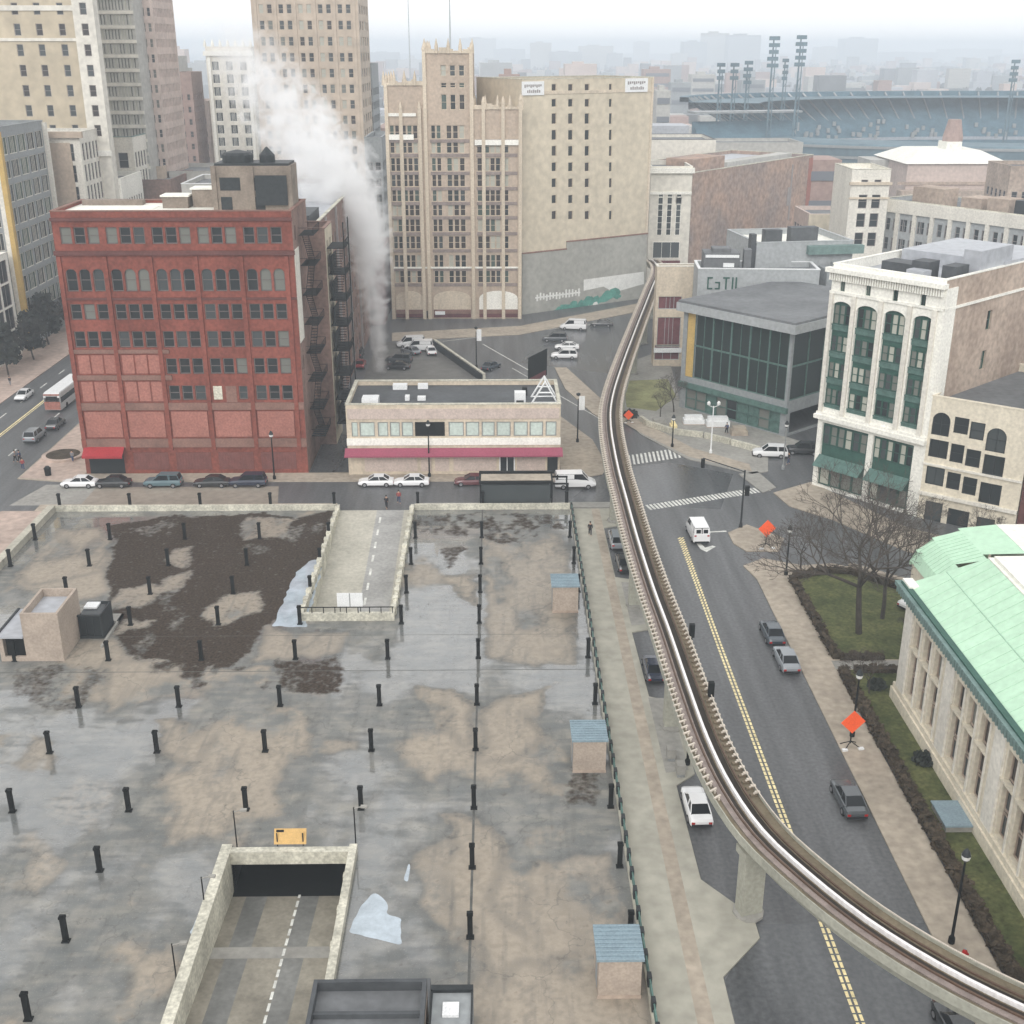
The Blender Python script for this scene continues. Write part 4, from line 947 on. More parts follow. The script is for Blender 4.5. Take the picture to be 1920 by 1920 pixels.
# ---------------- right mid-distance buildings
r,a,c,h = tower('office_block','narrow white terracotta building with three window columns beside the cream tower',1214,1290,480,313,292,16,'tower_white',3,22,1.5,1,'N',H_=None)
for q in ((0,),): pass
W2 = c-a; wl = []
for k in range(3):
    u = W2*(.2+.22*k); wl += [(u,-.13,zy(384,292,1250),0,1.25,2.8,''),(u,-.13,zy(441,292,1250),0,1.25,9.2,'g')]
wl.append((W2*.12,-.13,zy(484,292,1250),0,W2*.66,4.0,'t'))
put_windows(r, wl, 'white_stone', ['glass_dark','glass_mid'], False)
b = MB(); b.box(-.6,-1.0,h-1.4,W2+.4,-.003,h-.2); b.box(0,-.4,h-6.4,W2,-.004,h-5.8); b.build('cornice','white_stone',r)
b = MB(); b.box(W2*.1,-.7,zy(500,292,1250),W2*.8,-.3,zy(488,292,1250)); b.build('shop_sign','maroon',r)
q0 = Vector((AY(1291,400,292.5)[0],292.5)); q1 = Vector((AY(1515,400,345)[0],345)); Lq = (q1-q0).length
r = bld('brick_building','long blank weathered brick party wall with paler mortar patches behind the opera house','building',q0,math.atan2(q1.y-q0.y,q1.x-q0.x),Lq,26,zy(330,292.5,1291)+.6,wall='brick_patch',roof='roof_light',coping='concrete_light',ops={'R':grid(1,25,5,2.4,[(6,8.5),(11,13.5),(16,18)])},sub=False,wmats={'R':'pink_panel'})
b = MB(); b.box(Lq-13,-.12,9,Lq-12.2,-.003,24); b.box(Lq-14.5,-.1,13,Lq-12.4,-.004,18); b.build('soot_stain','sill_grey',r)
b = MB(); b.box(Lq-2.4,-.1,0,Lq+.05,-.005,25); b.build('brick_pier','pink_panel',r)
b = MB(); b.box(Lq*.12,4,24,Lq*.35,12,28.2); b.build('penthouse','brick_patch',r)
b = MB(); b.box(Lq*.4,5,24.5,Lq*.95,9,26.2); b.build('roof_plant','tower_grey',r)
r,a,c,h = tower('office_block','stepped white block with a dark roof edge behind the white terracotta building',1216,1338,340,262,360,24,'tower_white',6,40,2,1,'N',coping='roof_dark')
b = MB(); b.box(0,-.2,0,c-a,-.003,h-9); b.build('lower_wall','white_side',r)
r,a,c,h = tower('office_block','low pale block with green-grey windows behind the brick party wall',1338,1500,340,268,400,20,'tower_grey',14,4.2,2.2,2.0,'v',panes=['glass_green','blind_dim','glass_mid'])
# cream corner building and its long grey wing
Yk = 262.0; a = AY(1590,400,Yk)[0]; c = AY(1662,400,Yk)[0]; W2 = c-a; Hk = zy(318,Yk,1600)
ops = grid(1.5,W2-1.2,2,1.9,[(zy(y+14,Yk,1620),zy(y-12,Yk,1620)) for y in (377,412,448)],'h')+grid(1.5,W2-1.2,2,1.5,[(zy(345,Yk,1620),zy(337,Yk,1620))],'h')
r = bld('cream_corner_building','cream stone corner pavilion with pairs of tall dark windows left of its grey wing','building',(a,Yk),0,W2,14,Hk,wall='white_side',frame='sill_grey',ops={'F':ops,'R':[]},roof='roof_white',coping='concrete_light',panes=['glass_dark'])
b = MB(); b.box(-.4,-.5,Hk-3.2,W2+.4,-.003,Hk-2.6); b.box(-.2,-.3,Hk-6.2,W2+.2,-.004,Hk-5.8); b.build('cornice','tan_light',r)
s0 = Vector((c+.4,Yk+6)); s1 = Vector((AY(1990,420,232)[0],232.0)); Ls = (s1-s0).length; ang = math.atan2(s1.y-s0.y,s1.x-s0.x); Hs = zy(372,Yk+6,1700)
ops = []
for k in range(9):
    u = 2+k*(Ls-3)/9; per = 3 if k < 2 else 2
    for j in range(per):
        for z in (Hs-5.4,Hs-9.6,Hs-13.8): ops.append((u+j*1.9,u+j*1.9+1.15,z-1.2,z+1.5,'h'))
r = bld('grey_wing_building','long grey bayed wing with cream piers running to the right edge','building',s0,ang,Ls,16,Hs,wall='grey_panel_light',frame='sill_grey',ops={'F':ops},roof='roof_grey',coping='concrete_light',panes=['glass_dark','glass_mid'],sub=False)
b = MB(); b.box(-.1,-.5,Hs-2.6,Ls,-.003,Hs)
for k in range(10): u = .8+k*(Ls-3)/9; b.box(u-.6,-.45,0,u+.3,-.004,Hs-2.6)
b.build('pier','white_side',r)
b = MB(); b.box(6,3,Hs-.9,14,8,Hs+3); b.box(24,4,Hs-.9,29,9,Hs+2.2); b.box(17,5,Hs-.9,22,11,Hs+1.6); b.build('roof_plant','brick_tan',r)
b = MB(); b.box(31,3,Hs-.9,34,6,Hs+2.4); b.build('roof_plant','dark_metal',r)
r,a,c,h = tower('office_block','small pink and cream two storey building between the brick wall and the cream pavilion',1512,1592,470,402,300,16,'tower_pink',4,5,2.4,3.4,'v',panes=['glass_dark','glass_mid'])
b = MB(); b.box(-.2,-.3,h-4.5,c-a+.2,-.003,h); b.build('fascia','cream',r)
# theatre with pale hipped roof
Yv = 400.0; a = AY(1700,330,Yv)[0]; c = AY(1884,330,Yv)[0]; W2 = c-a; Hv = zy(308,Yv,1790)
r = bld('theatre_building','pinkish theatre with a bright pale hipped roof and small lantern','theatre',(a,Yv),0,W2,34,Hv,wall='tower_pink',frame='sill_grey',ops={'F':grid(8,W2-2,5,2.2,[(Hv-12,Hv-9.6)],'A')},roof='roof_white',sub=False,panes=['glass_mid'])
b = MB(); b.box(-3,-.6,Hv-6.5,W2+2,-.003,Hv-5.6); b.box(-3,-5,0,W2+3,-.61,Hv-8); b.build('cornice','brick_tan',r)
b = MB(); z = Hv+.2
P_ = [(-1,-1),(W2+1,-1),(W2+1,35),(-1,35)]; Q = [(6,8),(W2-6,8),(W2-6,26),(6,26)]
for k in range(4):
    j = (k+1)%4; b.poly([(*P_[k],z),(*P_[j],z),(*Q[j],z+3.6),(*Q[k],z+3.6)])
b.poly([(*q,z+3.6) for q in Q]); b.build('hipped_roof','roof_white',r)
b = MB(); b.box(W2*.5,12,z+3,W2*.66,20,z+6); b.build('lantern','roof_white',r); b = MB(); b.lathe([(3.4,z+6),(3.4,z+7.5),(2.6,z+11),(2.2,z+13)],10,W2*.6,16); b.build('lantern','tower_brown',r)
r,a,c,h = tower('office_block','dark slate roofed brick house row at the right edge behind the grey wing',1886,1990,380,312,330,16,'brick_tan',5,4,1.6,2.2,panes=['glass_dark'],roof='roof_dark')
# ---------------- opera house complex
q0 = Vector(G(1273,764)); q1 = Vector(G(1470,820)); Lq = (q1-q0).length; dd = (q1-q0)/Lq; an = math.atan2(dd.y,dd.x); PQ = (q0,dd)
zr = UW(1285,566,PQ)[1]; zg1 = UW(1400,628-0,PQ)[1]-.6; zg0 = UW(1300,708,PQ)[1]; ug0 = UW(1302,640,PQ)[0]
zg1 = UW(1320,590,PQ)[1]
Dp_ = 26.0
r = thing('opera_house','modern grey opera house extension with a large dark glass wall and gold strip','opera house',(q0.x,q0.y,0),an)
b = MB(); Hh = zr
facade(b,(0,0),0,Lq,0,Hh,[(ug0,Lq-.5,zg0,zg1),(.8,ug0*.95+.6 if False else 2.6,zg0-.1,zg1+.1),(1.2,Lq-1,.3,3.6)],.4)
facade(b,(Lq,0),math.pi/2,Dp_,0,Hh,[(.5,12,zg0,zg1),(1,12,.3,3.6)],.4); facade(b,(Lq,Dp_),math.pi,Lq,0,Hh,[],.3); facade(b,(0,Dp_),-math.pi/2,Dp_,0,Hh,[(14,22,6,12),(14,22,1,4)],.3)
b.build('wall','grey_panel',r)
b = MB(); b.box(-.5,-.9,Hh,Lq+.9,Dp_,Hh+.35); b.build('roof','roof_grey',r)
b = MB(); b.box(-.7,-1.1,Hh-1.3,Lq+1.1,-.003,Hh-.002); b.box(Lq+.003,-.003,Hh-1.3,Lq+1.1,12.5,Hh-.002); b.build('fascia','grey_panel_light',r)
b = MB(); b.box(.85,.1,zg0-.05,2.55,.3,zg1+.05); b.build('gold_panel','gold',r)
n = 5
for k in range(n):
    for z0_,z1_ in ((zg0,(zg0+zg1)/2),((zg0+zg1)/2,zg1)):
        u0 = ug0+(Lq-.5-ug0)*k/n; u1 = ug0+(Lq-.5-ug0)*(k+1)/n
        f = MB(); t=.12; f.box(u0,0.05,z0_,u0+t,.3,z1_); f.box(u1-t,0.05,z0_,u1,.3,z1_); f.box(u0+t,0.05,z0_,u1-t,.3,z0_+t); f.box(u0+t,0.05,z1_-t,u1-t,.3,z1_); f.box((u0+u1)/2-.04,.12,z0_+t,(u0+u1)/2+.04,.28,z1_-t)
        o = f.build('window','teal_metal',r); p = MB(); p.poly([(u0+t,.25,z0_+t),(u1-t,.25,z0_+t),(u1-t,.25,z1_-t),(u0+t,.25,z1_-t)]); p.build('pane','curtain_glass',o)
for k in range(3):
    y0_,y1_ = .5+11.5*k/3,.5+11.5*(k+1)/3
    for z0_,z1_ in ((zg0,(zg0+zg1)/2),((zg0+zg1)/2,zg1)):
        f = MB(); x = Lq-.3; f.box(x,y0_,z0_,x+.25,y0_+.1,z1_); f.box(x,y0_+.1,z0_,x+.25,y1_,z0_+.12); f.box(x,y0_+.1,z1_-.12,x+.25,y1_,z1_); o = f.build('window','teal_metal',r)
        p = MB(); p.poly([(x+.05,y0_,z0_),(x+.05,y1_,z0_),(x+.05,y1_,z1_),(x+.05,y0_,z1_)]); p.build('pane','curtain_glass',o)
b = MB()
for k in range(4): b.box(ug0+2+k*3.6,.24,zg0+1.0+.9*(k%3),ug0+3.2+k*3.6,.245,zg0+1.4+.9*(k%3))
for k in range(9):
    u0 = 1.2+(Lq-2.2)*k/9; u1 = 1.2+(Lq-2.2)*(k+1)/9-.15
    f = MB(); f.box(u0,.05,.3,u0+.1,.3,3.6); f.box(u0+.1,.05,3.4,u1,.3,3.6); f.box(u0+.1,.05,.3,u1,.3,.5); f.box(u0+.1,.06,1.9,u1,.28,2.0)
    o = f.build('shop_window','teal_metal',r); p = MB(); p.poly([(u0,.27,.3),(u1,.27,.3),(u1,.27,3.6),(u0,.27,3.6)]); p.build('pane',rnd.choice(['glass_green','glass_dark','blind_dim','teal_metal']),o)
b = MB(); b.box(-.1,-.5,3.7,Lq+.3,-.004,4.5); b.build('canopy','teal_metal',r)
# older beige front and stage house
xa = AY(1228,600,208)[0]; xb = AY(1312,600,208)[0]; Hb = zy(500,208,1270)
U = lambda x: AY(x,600,208)[0]-xa
ops = [(U(1233),U(1277),zy(580,208,1255),zy(556,208,1255),'tv'),(U(1233),U(1277),zy(650,208,1255),zy(595,208,1255),'tv'),(U(1230),U(1277),1.2,4.0,'t')]
r2 = bld('theatre_wing','pale beige theatre end wall with dark red windows beside the elevated track','theatre',(xa,208),0,xb-xa,2.6,Hb,wall='tan_light',roof='walk_grey',coping='white_side',frame='grey_panel_light',ops={'F':ops},panes=['maroon','glass_brown'],rev=.4)
b = MB(); b.box(U(1228),-.5,zy(660,208,1255),U(1280),-.003,zy(652,208,1255)); b.build('canopy','white_metal',r2)
xa = AY(1309,530,197)[0]; xb = AY(1422,530,197)[0]
r3 = bld('opera_rear_block','light grey metal upper block carrying dark sign letters behind the glass opera wall','building',(xa,197.5),R(-4),xb-xa+10,8,zy(505,197,1350),wall='grey_panel_light',roof='roof_grey',coping='white_metal')
b = MB()
def stroke(x0,y0,x1,y1,w=.28):
    h = zy(505,197,1350)
    b.obox
zt = zy(520,197,1350); zb_ = zy(543,197,1350); h_ = zt-zb_; u = 1.6
for sx in ([(0,0,.25,1),(0,0,.9,.12),(0,.88,.9,1)],[(1.3,.5,2.1,.62),(1.9,0,2.15,.62),(1.3,0,2.15,.12)],[(2.6,.88,3.7,1),(3.0,0,3.28,.88)],[(4.1,0,4.35,1)],[(4.7,0,4.95,1)]):
    for (a_,c_,e_,f_) in sx: b.box(u+a_,-.12,zb_+h_*c_,u+e_,-.004,zb_+h_*f_)
b.build('sign_letters','green_metal',r3)
b = MB(); b.box(1,1.5,14,7,6,zy(478,197,1350)); b.box(2.4,2,zy(478,197,1350),5.5,5,zy(470,197,1350)); b.box(7.6,1,14,8.8,3,zy(470,197,1350)); b.build('roof_plant','roof_grey',r3)
b = MB(); b.box(1.2,1.2,zy(486,197,1350),6.8,1.45,zy(481,197,1350)); b.box(4.2,.8,zy(503,197,1350),6.0,1.4,zy(496,197,1350)); b.build('roof_duct','white_metal',r3)
xa = AY(1416,500,203)[0]
r4 = bld('stage_house','tall plain light grey stage house with a green-edged roof','building',(xa,203),R(8),17.5,16,zy(456,203,1450),wall='grey_panel_light',roof='roof_white',coping='grey_panel_light')
b = MB(); b.box(9,-1.2,zy(478,203,1560),19,-.003,zy(462,203,1560)); b.build('roof_edge','copper_gutter',r4)
b = MB(); b.box(-.9,.3,10,-.004,1.8,zy(440,203,1400)); b.box(3,4,22,6,6,24.4); b.box(8,5,22,13,7,24.6); b.build('roof_plant','roof_dark',r4)
b = MB(); b.box(11,-5,0,17,-.9,zy(505,200,1500)); b.box(13,-4,zy(505,200,1500),16,-1.5,zy(496,200,1500)); b.build('rear_box','grey_panel',r4)
# ---------------- white building with green bays
p_a = Vector((41.6,145.5)); p_b = Vector((51.6,134.1)); Lw = (p_b-p_a).length; dw = (p_b-p_a)/Lw; an = math.atan2(dw.y,dw.x); PW = (p_a,dw)
Hw = UW(1560,494,PW)[1]
cw = [(1562,1596,570),(1606,1645,582),(1657,1697,596),(1711,1750,610)]
UB = [(UW(a,y,PW)[0],UW(c,y+8,PW)[0]) for a,c,y in cw]
zt = UW(1580,566,PW)[1]; zbt = UW(1560,767,PW)[1]; zl1 = UW(1545,792,PW)[1]
ops = [(a,c,zbt,zt,'AFN') for a,c in UB]
lo = [(.7,Lw*.49),(Lw*.54,Lw-1.4)]
ops += [(a,c,.4,zl1,'N') for a,c in lo]
for x,y in ((1580,535),(1628,543),(1679,553),(1731,562)):
    u,z = UW(x,y,PW); ops.append((u-.35,u+.35,z-.75,z+.75,'v'))
sops = []
r = bld('office_building','white terracotta building with tall green metal window bays and a heavy cornice','building',p_a,an,Lw,30,Hw,wall='white_stone',roof='roof_light',coping='white_stone',frame='green_metal',
        ops={'F':ops,'R':[(11,12.2,zt-3.0-5*k,zt-.6-5*k,'h') for k in range(4)]+[(24,25.2,zt-3.0-5*k,zt-.6-5*k,'h') for k in range(4)]},wmats={'R':'brick_tan'},par=1.2,rev=.45)
b = MB()
for a,c in UB: b.box(a,.40,zbt,c,.44,zt)
for a,c in lo: b.box(a,.42,.4,c,.46,zl1)
b.build('metal_infill','green_metal',r)
wl = []; hh = (zt-zbt)/4
for a,c in UB:
    for k in range(4):
        z0_ = zbt+hh*k+.55
        for j in range(3): wl.append((a+.12+j*(c-a-.2)/3,.27,z0_,0,(c-a-.2)/3-.06,hh-1.45 if k < 3 else hh-1.0,'h'))
for a,c in lo:
    for j in range(6): wl.append((a+.1+j*(c-a-.2)/6,.27,zl1-2.9,0,(c-a-.2)/6-.08,2.6,'h'))
    for j in range(4): wl.append((a+.1+j*(c-a-.2)/4,.27,.5,0,(c-a-.2)/4-.08,2.4,''))
put_windows(r, wl, 'green_metal', ['glass_dark','blind_dim','blind','blind_dim','glass_mid'], True)
for a,c in UB:
    for k in range(4): b = MB(); b.box(a+.02,.18,zbt+hh*k-.25,c-.02,.39,zbt+hh*k+.5) if k else b.box(a+.02,.18,zbt,c-.02,.39,zbt+.5); b.box(a,.08,zbt+hh*k+.36,c,.18,zbt+hh*k+.5); b.build('spandrel','teal_metal',r)
for a,c in lo:
    b = MB(); b.poly([(a,-.0,4.6),(c,-.0,4.6),(c,-1.5,3.4),(a,-1.5,3.4)]); b.poly([(a,-.0,4.55),(a,-1.5,3.35),(c,-1.5,3.35),(c,0,4.55)]); b.build('awning','teal_metal',r)
b = MB(); b.box(-.4,-.6,zl1+.5,Lw+.2,-.003,zl1+1.05); b.box(-.2,-.35,zl1+1.05,Lw+.1,-.004,zl1+1.4); b.box(-.1,-.2,zt+.9,Lw+.05,-.004,zt+1.2); b.build('ledge','white_stone',r)
b = MB(); b.box(Lw+.003,0,zt+.9,Lw+.2,30,zt+1.2); b.box(Lw+.003,0,0,Lw+.15,2.6,Hw-1); b.build('ledge','white_stone',r)
b = MB(); b.box(-.5,-1.0,Hw-.9,Lw+.3,-.003,Hw-.35)
for k in range(46): b.box(-.15+k*Lw/45.5,-.5,Hw-1.9,.05+k*Lw/45.5,-.004,Hw-.9)
b.build('cornice','white_stone',r)
ue = [0]+[v for q in UB for v in q]+[Lw-.9]
b = MB()
for k in range(0,len(ue)-1,2):
    m_ = (ue[k]+ue[k+1])/2; b.box(max(0,m_-.28),-.3,zl1+1.4,m_+.28,-.003,zt+.9)
b.build('pier','white_side',r)
b = MB(); b.box(8.8,3,Hw-1.2,11,5.5,Hw+1.2); b.box(12.2,4,Hw-1.2,14,7,Hw+.9); b.box(3,6,Hw-1.2,9,9,Hw+.1); b.build('roof_unit','roof_dark',r)
b = MB(); b.box(9.2,1.2,Hw-1.2,11.5,2.9,Hw+.4); b.box(12.6,8,Hw-1.2,14.8,16,Hw+2.4); b.box(1,14,Hw-1.2,15,28,Hw+.5); b.build('roof_unit','roof_light',r)
# ---------------- small cream building
p_c = p_b + dw*.12; p_d = Vector((60.8,127.0)); Lc = (p_d-p_c).length; dc = (p_d-p_c)/Lc; PC = (p_c,dc)
Hc_ = UW(1745,742,PC)[1]
def wrow(pts, st):
    out = []
    for (xa_,xb_,yt,yb_),s in zip(pts,st):
        u0,z1_ = UW(xa_,yt,PC); u1,_ = UW(xb_,yt+(xb_-xa_)*.25,PC); _,z0_ = UW(xa_,yb_,PC); out.append((u0,u1,z0_,z1_,s))
    return out
rowsC = wrow([(1751,1784,771,815),(1791,1818,781,812),(1821,1848,790,823),(1853,1890,800,846)],['vAh','h','h','vAh'])
rowsC += wrow([(1744,1779,822,856),(1784,1809,831,866),(1813,1840,841,874),(1846,1885,851,889)],['v','h','h','v'])
rowsC += wrow([(1738,1772,873,907),(1777,1802,884,916),(1807,1833,893,926),(1839,1879,903,942)],['v','h','h','v'])
rowsC += wrow([(1736,1768,938,975),(1778,1818,952,992),(1832,1866,968,1006)],['','',''])
zs_ = sorted(rowsC, key=lambda q: q[2])
r = bld('corner_building','small cream four storey building with arched end windows right of the white and green one','building',p_c,math.atan2(dc.y,dc.x),Lc,22,Hc_,wall='beige_stone',roof='roof_grey',frame='dark_metal',ops={'F':rowsC},panes=['glass_dark','glass_dark','glass_mid'],par=.9)
b = MB(); b.box(-.05,-.25,rowsC[4][2]-1.05,Lc,-.003,rowsC[4][2]-.8); b.box(-.05,-.4,rowsC[8][2]-1.4,Lc,-.003,rowsC[8][2]-1.0); b.build('string_course','white_side',r)
p_e = p_d + dc*.15
r = bld('brick_building','red brick and dark glass building cut off by the right edge of the photo','building',p_e,math.atan2(dc.y,dc.x),16,22,19,wall='red_brick_dark',roof='roof_grey',frame='grey_panel_light',
        ops={'F':[(1.0,3.2,1+3.6*k,3.6+3.6*k,'vh') for k in range(5)]+[(4,6.4,1+3.6*k,3.6+3.6*k,'vh') for k in range(5)]},panes=['glass_dark','glass_mid','blind_dim'])
# ---------------- beige museum with the copper roof
mx0 = 35.2; D_ = 60.7
ops = []
for g_ in range(5):
    for j in range(3): ops.append((2.5+9.7*g_+j*2.45,2.5+9.7*g_+j*2.45+1.5,2.0,9.0,'N'))
r = bld('library_building','beige stone library with a pale green copper roof and groups of tall slit windows','building',(mx0,30),0,44,D_,10.9,wall='beige_stone',roof='roof_white',frame='sill_grey',ops={'L':ops,'B':[(3,4.4,2,9,'N'),(6,7.4,2,9,'N')]},par=0,rev=.55)
wl = []
for q in ops:
    for z0_,z1_ in ((2.0,3.9),(4.1,6.4),(6.6,9.0)): wl.append((.36,D_-q[0],z0_,-math.pi/2,1.5,z1_-z0_,'v'))
put_windows(r, wl, 'brick_tan', ['glass_mid','glass_dark','glass_brown','blind_dim'], True)
b = MB(); b.box(-.35,0,0,-.003,D_+.3,1.2); b.box(-.2,0,1.2,-.004,D_+.2,1.7)
for q in ops: b.box(-.18,D_-q[1]-.25,6.42,.3,D_-q[0]+.25,6.58)
b.build('plinth','beige_stone',r)
b = MB()
for g_ in range(6):
    u = D_-(9.7*g_+.1+1.0)-.5 ; b.box(-.18,u-.55,1.7,-.005,u+1.2,9.6)
for q in ops: b.box(-.12,D_-q[1]-.42,1.7,-.006,D_-q[1]-.2,9.2)
b.build('pilaster','white_side',r)
b = MB(); b.box(-.7,-.5,10.3,0,D_+.7,10.9); b.box(-.95,-.5,10.9,-.1,D_+.9,11.25)
for k in range(120): b.box(-1.0,k*.51,10.55,-.96,k*.51+.22,11.2)
b.build('gutter','copper_gutter',r)
b = MB(); b.box(-.6,-.5,11.26,-.12,D_+.4,11.42); b.build('gutter_line','green_metal',r)
xr = 40.6-mx0
b = MB(); b.poly([(-.1,-1,11.3),(xr,-1,14.6),(xr,D_-2.2,14.6),(-.1,D_+.1,11.3)][::-1] if False else [(-.1,-1,11.3),(xr,-1,14.6),(xr,D_-2.2,14.6),(-.1,D_+.1,11.3)])
b.poly([(-.1,D_+.1,11.3),(xr,D_-2.2,14.6),(xr,D_-2.2,10.9),(-.1,D_+.1,10.9)]); b.build('copper_roof','copper',r)
b = MB(); s = (14.6-11.3)/(xr+.1)
for k in range(50):
    y_ = k*1.24; 
    if y_ > D_-2.2: continue
    b.tube((-.08,y_,11.32),(xr,y_,14.62),.02,n=4)
b.box(xr*.48-.05,-1,11.3+s*xr*.48+.02,xr*.48+.05,D_-1.1,11.3+s*xr*.48+.10); b.build('roof_seam','copper_seam',r)
b = MB(); b.box(xr+.01,-1,10.9,44,D_-2.2,14.7); b.box(xr+.3,-1,14.7,44,D_-2.6,15.0); b.build('flat_roof','roof_white',r)
yE = D_+5.6; px_ = [(1.9,11.0),(2.3,12.0),(3.6,13.2),(5.8,14.1),(8.9,14.7)]
b = MB(); b.box(2.1,D_+.003,0,44,yE-.2,10.9); b.build('end_wall','beige_stone',r)
b = MB()
for (xa,za),(xb,zb) in zip(px_,px_[1:]): b.poly([(xa,D_-.2,za),(xb,D_-1.4,zb),(xb,yE-.6,zb),(xa,yE,za)][::-1] if False else [(xa,D_-.2,za),(xb,D_-1.4,zb),(xb,yE-.6,zb),(xa,yE,za)])
b.poly([(x,yE-.6*(k/4),z) for k,(x,z) in enumerate(px_)][::-1]+[(1.9,yE,10.6),(8.9,yE,10.6)]); b.build('end_roof','copper',r)
b = MB(); b.box(8.91,D_-2.19,10.9,44,yE-.6,14.72); b.build('flat_roof','roof_white',r)
b = MB()
for k in range(9): b.tube((2.0,D_+.2+k*.62,11.05),(2.3,D_+.2+k*.62,12.03),.02,n=4); b.tube((2.3,D_+.2+k*.6,12.02),(3.6,D_+k*.58,13.22),.02,n=4); b.tube((3.6,D_+k*.58,13.22),(5.8,D_-.5+k*.6,14.12),.02,n=4)
b.build('roof_seam','copper_seam',r)
b = MB(); b.box(-.45,D_-1.2,10.3,.4,D_+.55,11.6); b.build('corner_block','white_stone',r)
# entrance bench / blue hatch by the museum
t = thing('light_well','blue-grey metal cover over a light well on the lawn strip beside the library','cover',(34.0,72.9,KH)); b = MB(); b.box(-1.1,-1.5,0,1.2,1.5,.5); b.build('base','walk_grey',t); b = MB(); b.box(-1.2,-1.6,.5,1.3,1.6,.62); b.build('lid','roof_blue',t)
# ---------------- elevated guideway
raw = [(33.0,292),(36.5,280),(36.4,266),(31.9,242.5),(25.3,209.3),(19.4,179.0),(16.3,161.1),(15.0,148.5),(14.4,133.5),(14.3,122.6),(14.25,110.4),(14.4,98.9),(14.7,89.8),(14.9,80.3),(15.15,73.0),(15.75,67.1),(16.9,62.1),(18.8,57.9),(21.0,54.1),(23.5,50.9),(26.2,48.2),(29.4,45.7),(33.5,43.2),(40,40.5)]
pts = []
for i in range(1,len(raw)-2):
    p_0,p_1,p_2,p_3 = [Vector(raw[j]) for j in (i-1,i,i+1,i+2)]
    for k in range(8):
        t_ = k/8; pts.append(.5*((2*p_1)+(-p_0+p_2)*t_+(2*p_0-5*p_1+4*p_2-p_3)*t_*t_+(-p_0+3*p_1-3*p_2+p_3)*t_**3))
PL = [pts[0]]; 
acc = 0; step = .78
for a,c in zip(pts,pts[1:]):
    seg = (c-a).length
    while acc+seg >= step:
        t_ = (step-acc)/seg; a = a.lerp(c,t_); PL.append(a.copy()); seg = (c-a).length; acc = 0
    acc += seg
PL = PL[::-1]        # near end first
def nrm(i):
    a = PL[max(0,i-1)]; c = PL[min(len(PL)-1,i+1)]; d = (c-a).normalized(); return Vector((d.y,-d.x)), d     # +x side (right)
def sweep(b, prof, m=0, i0=0, i1=None, closed=True, every=1):
    idx = list(range(i0, i1 or len(PL), every)); n = len(prof); base = len(b.v)
    for i in idx:
        w_,d = nrm(i)
        for s_,z in prof: p = PL[i]+w_*s_; b.v.append((p.x,p.y,z))
    for j in range(len(idx)-1):
        for k in range(n if closed else n-1):
            k2 = (k+1)%n; q = base+j*n; b.f.append((q+k,q+k2,q+n+k2,q+n+k)); b.m.append(m)
gw = thing('elevated_guideway','curving elevated people mover guideway with a bright centre rail on concrete pillars','guideway',(0,0,0))
ZG = 7.1
b = MB(); sweep(b,[(-1.62,ZG-.15),(-1.62,ZG-.42),(-1.15,ZG-.62),(-.7,ZG-1.6),(.7,ZG-1.6),(1.15,ZG-.62),(1.62,ZG-.42),(1.62,ZG-.15)],every=2); b.build('girder','girder',gw)
b = MB(); 
for s_ in (-1,1): sweep(b,[(s_*1.62,ZG-.15),(s_*1.62,ZG+.22),(s_*1.54,ZG+.22),(s_*1.54,ZG-.15)],every=2)
b.build('edge_kerb','girder',gw)
b = MB(); sweep(b,[(1.54,ZG),(-1.54,ZG)],closed=False,every=2); b.build('track_bed','olive_bed',gw)
b = MB()
for a_,c_ in ((-1.15,-.52),): sweep(b,[(a_,ZG+.10),(c_,ZG+.10),(c_,ZG+.004),(a_,ZG+.004)],every=2)
b.build('walkway','track_mauve',gw)
b = MB()
for a_,c_ in ((-.50,-.20),(.20,.66)): sweep(b,[(c_,ZG+.012),(a_,ZG+.012)],closed=False,every=2)
b.build('track_slot','slot',gw)
b = MB(); sweep(b,[(-.095,ZG+.004),(-.095,ZG+.32),(.095,ZG+.32),(.095,ZG+.004)],every=2); b.build('centre_rail','rail_white',gw)
for s_ in (-.72,.72):
    b = MB(); sweep(b,[(s_-.05,ZG+.11),(s_-.05,ZG+.24),(s_+.05,ZG+.24),(s_+.05,ZG+.11)],every=2); b.build('running_rail','rail_rust',gw)
b = MB(); sweep(b,[(1.44,ZG+.36),(1.44,ZG+.42),(1.50,ZG+.42),(1.50,ZG+.36)],every=2); b.build('power_rail','bracket',gw)
# brackets each side (the 100 nearest as parts)
def bracket_mb(i, side):
    w_,d = nrm(i); q = MB(); p = PL[i]+w_*(side*1.38 if side < 0 else 1.46); ax = (w_+d*.55).normalized()
    q.obox(p, ax if side < 0 else w_, .62 if side < 0 else .34, .12 if side < 0 else .20, ZG+.235, ZG+.34); q.obox(PL[i]+w_*(side*1.25), w_, .12, .12, ZG+.004, ZG+.236)
    
    if side > 0: q.obox(PL[i]+w_*1.22, w_, .5, .26, ZG+.013, ZG+.16,1)
    return q
rest = MB(); cnt = 0
for i in range(min(j for j in range(len(PL)) if PL[j].y > 66), len(PL)-1, 1):
    for side in (-1,1):
        q = bracket_mb(i, side)
        if cnt < 100 and i % 2 == 0: q.build('rail_bracket',['bracket','track_brown'],gw); cnt += 1
        else: rest.merge(q, Matrix.Identity(4))
tag(rest.build('rail_brackets',['bracket','track_brown'],gw),kind='stuff')
k0 = min(range(len(PL)), key=lambda i: (PL[i]-Vector((16.5,63.3))).length); stp = int(24/step)
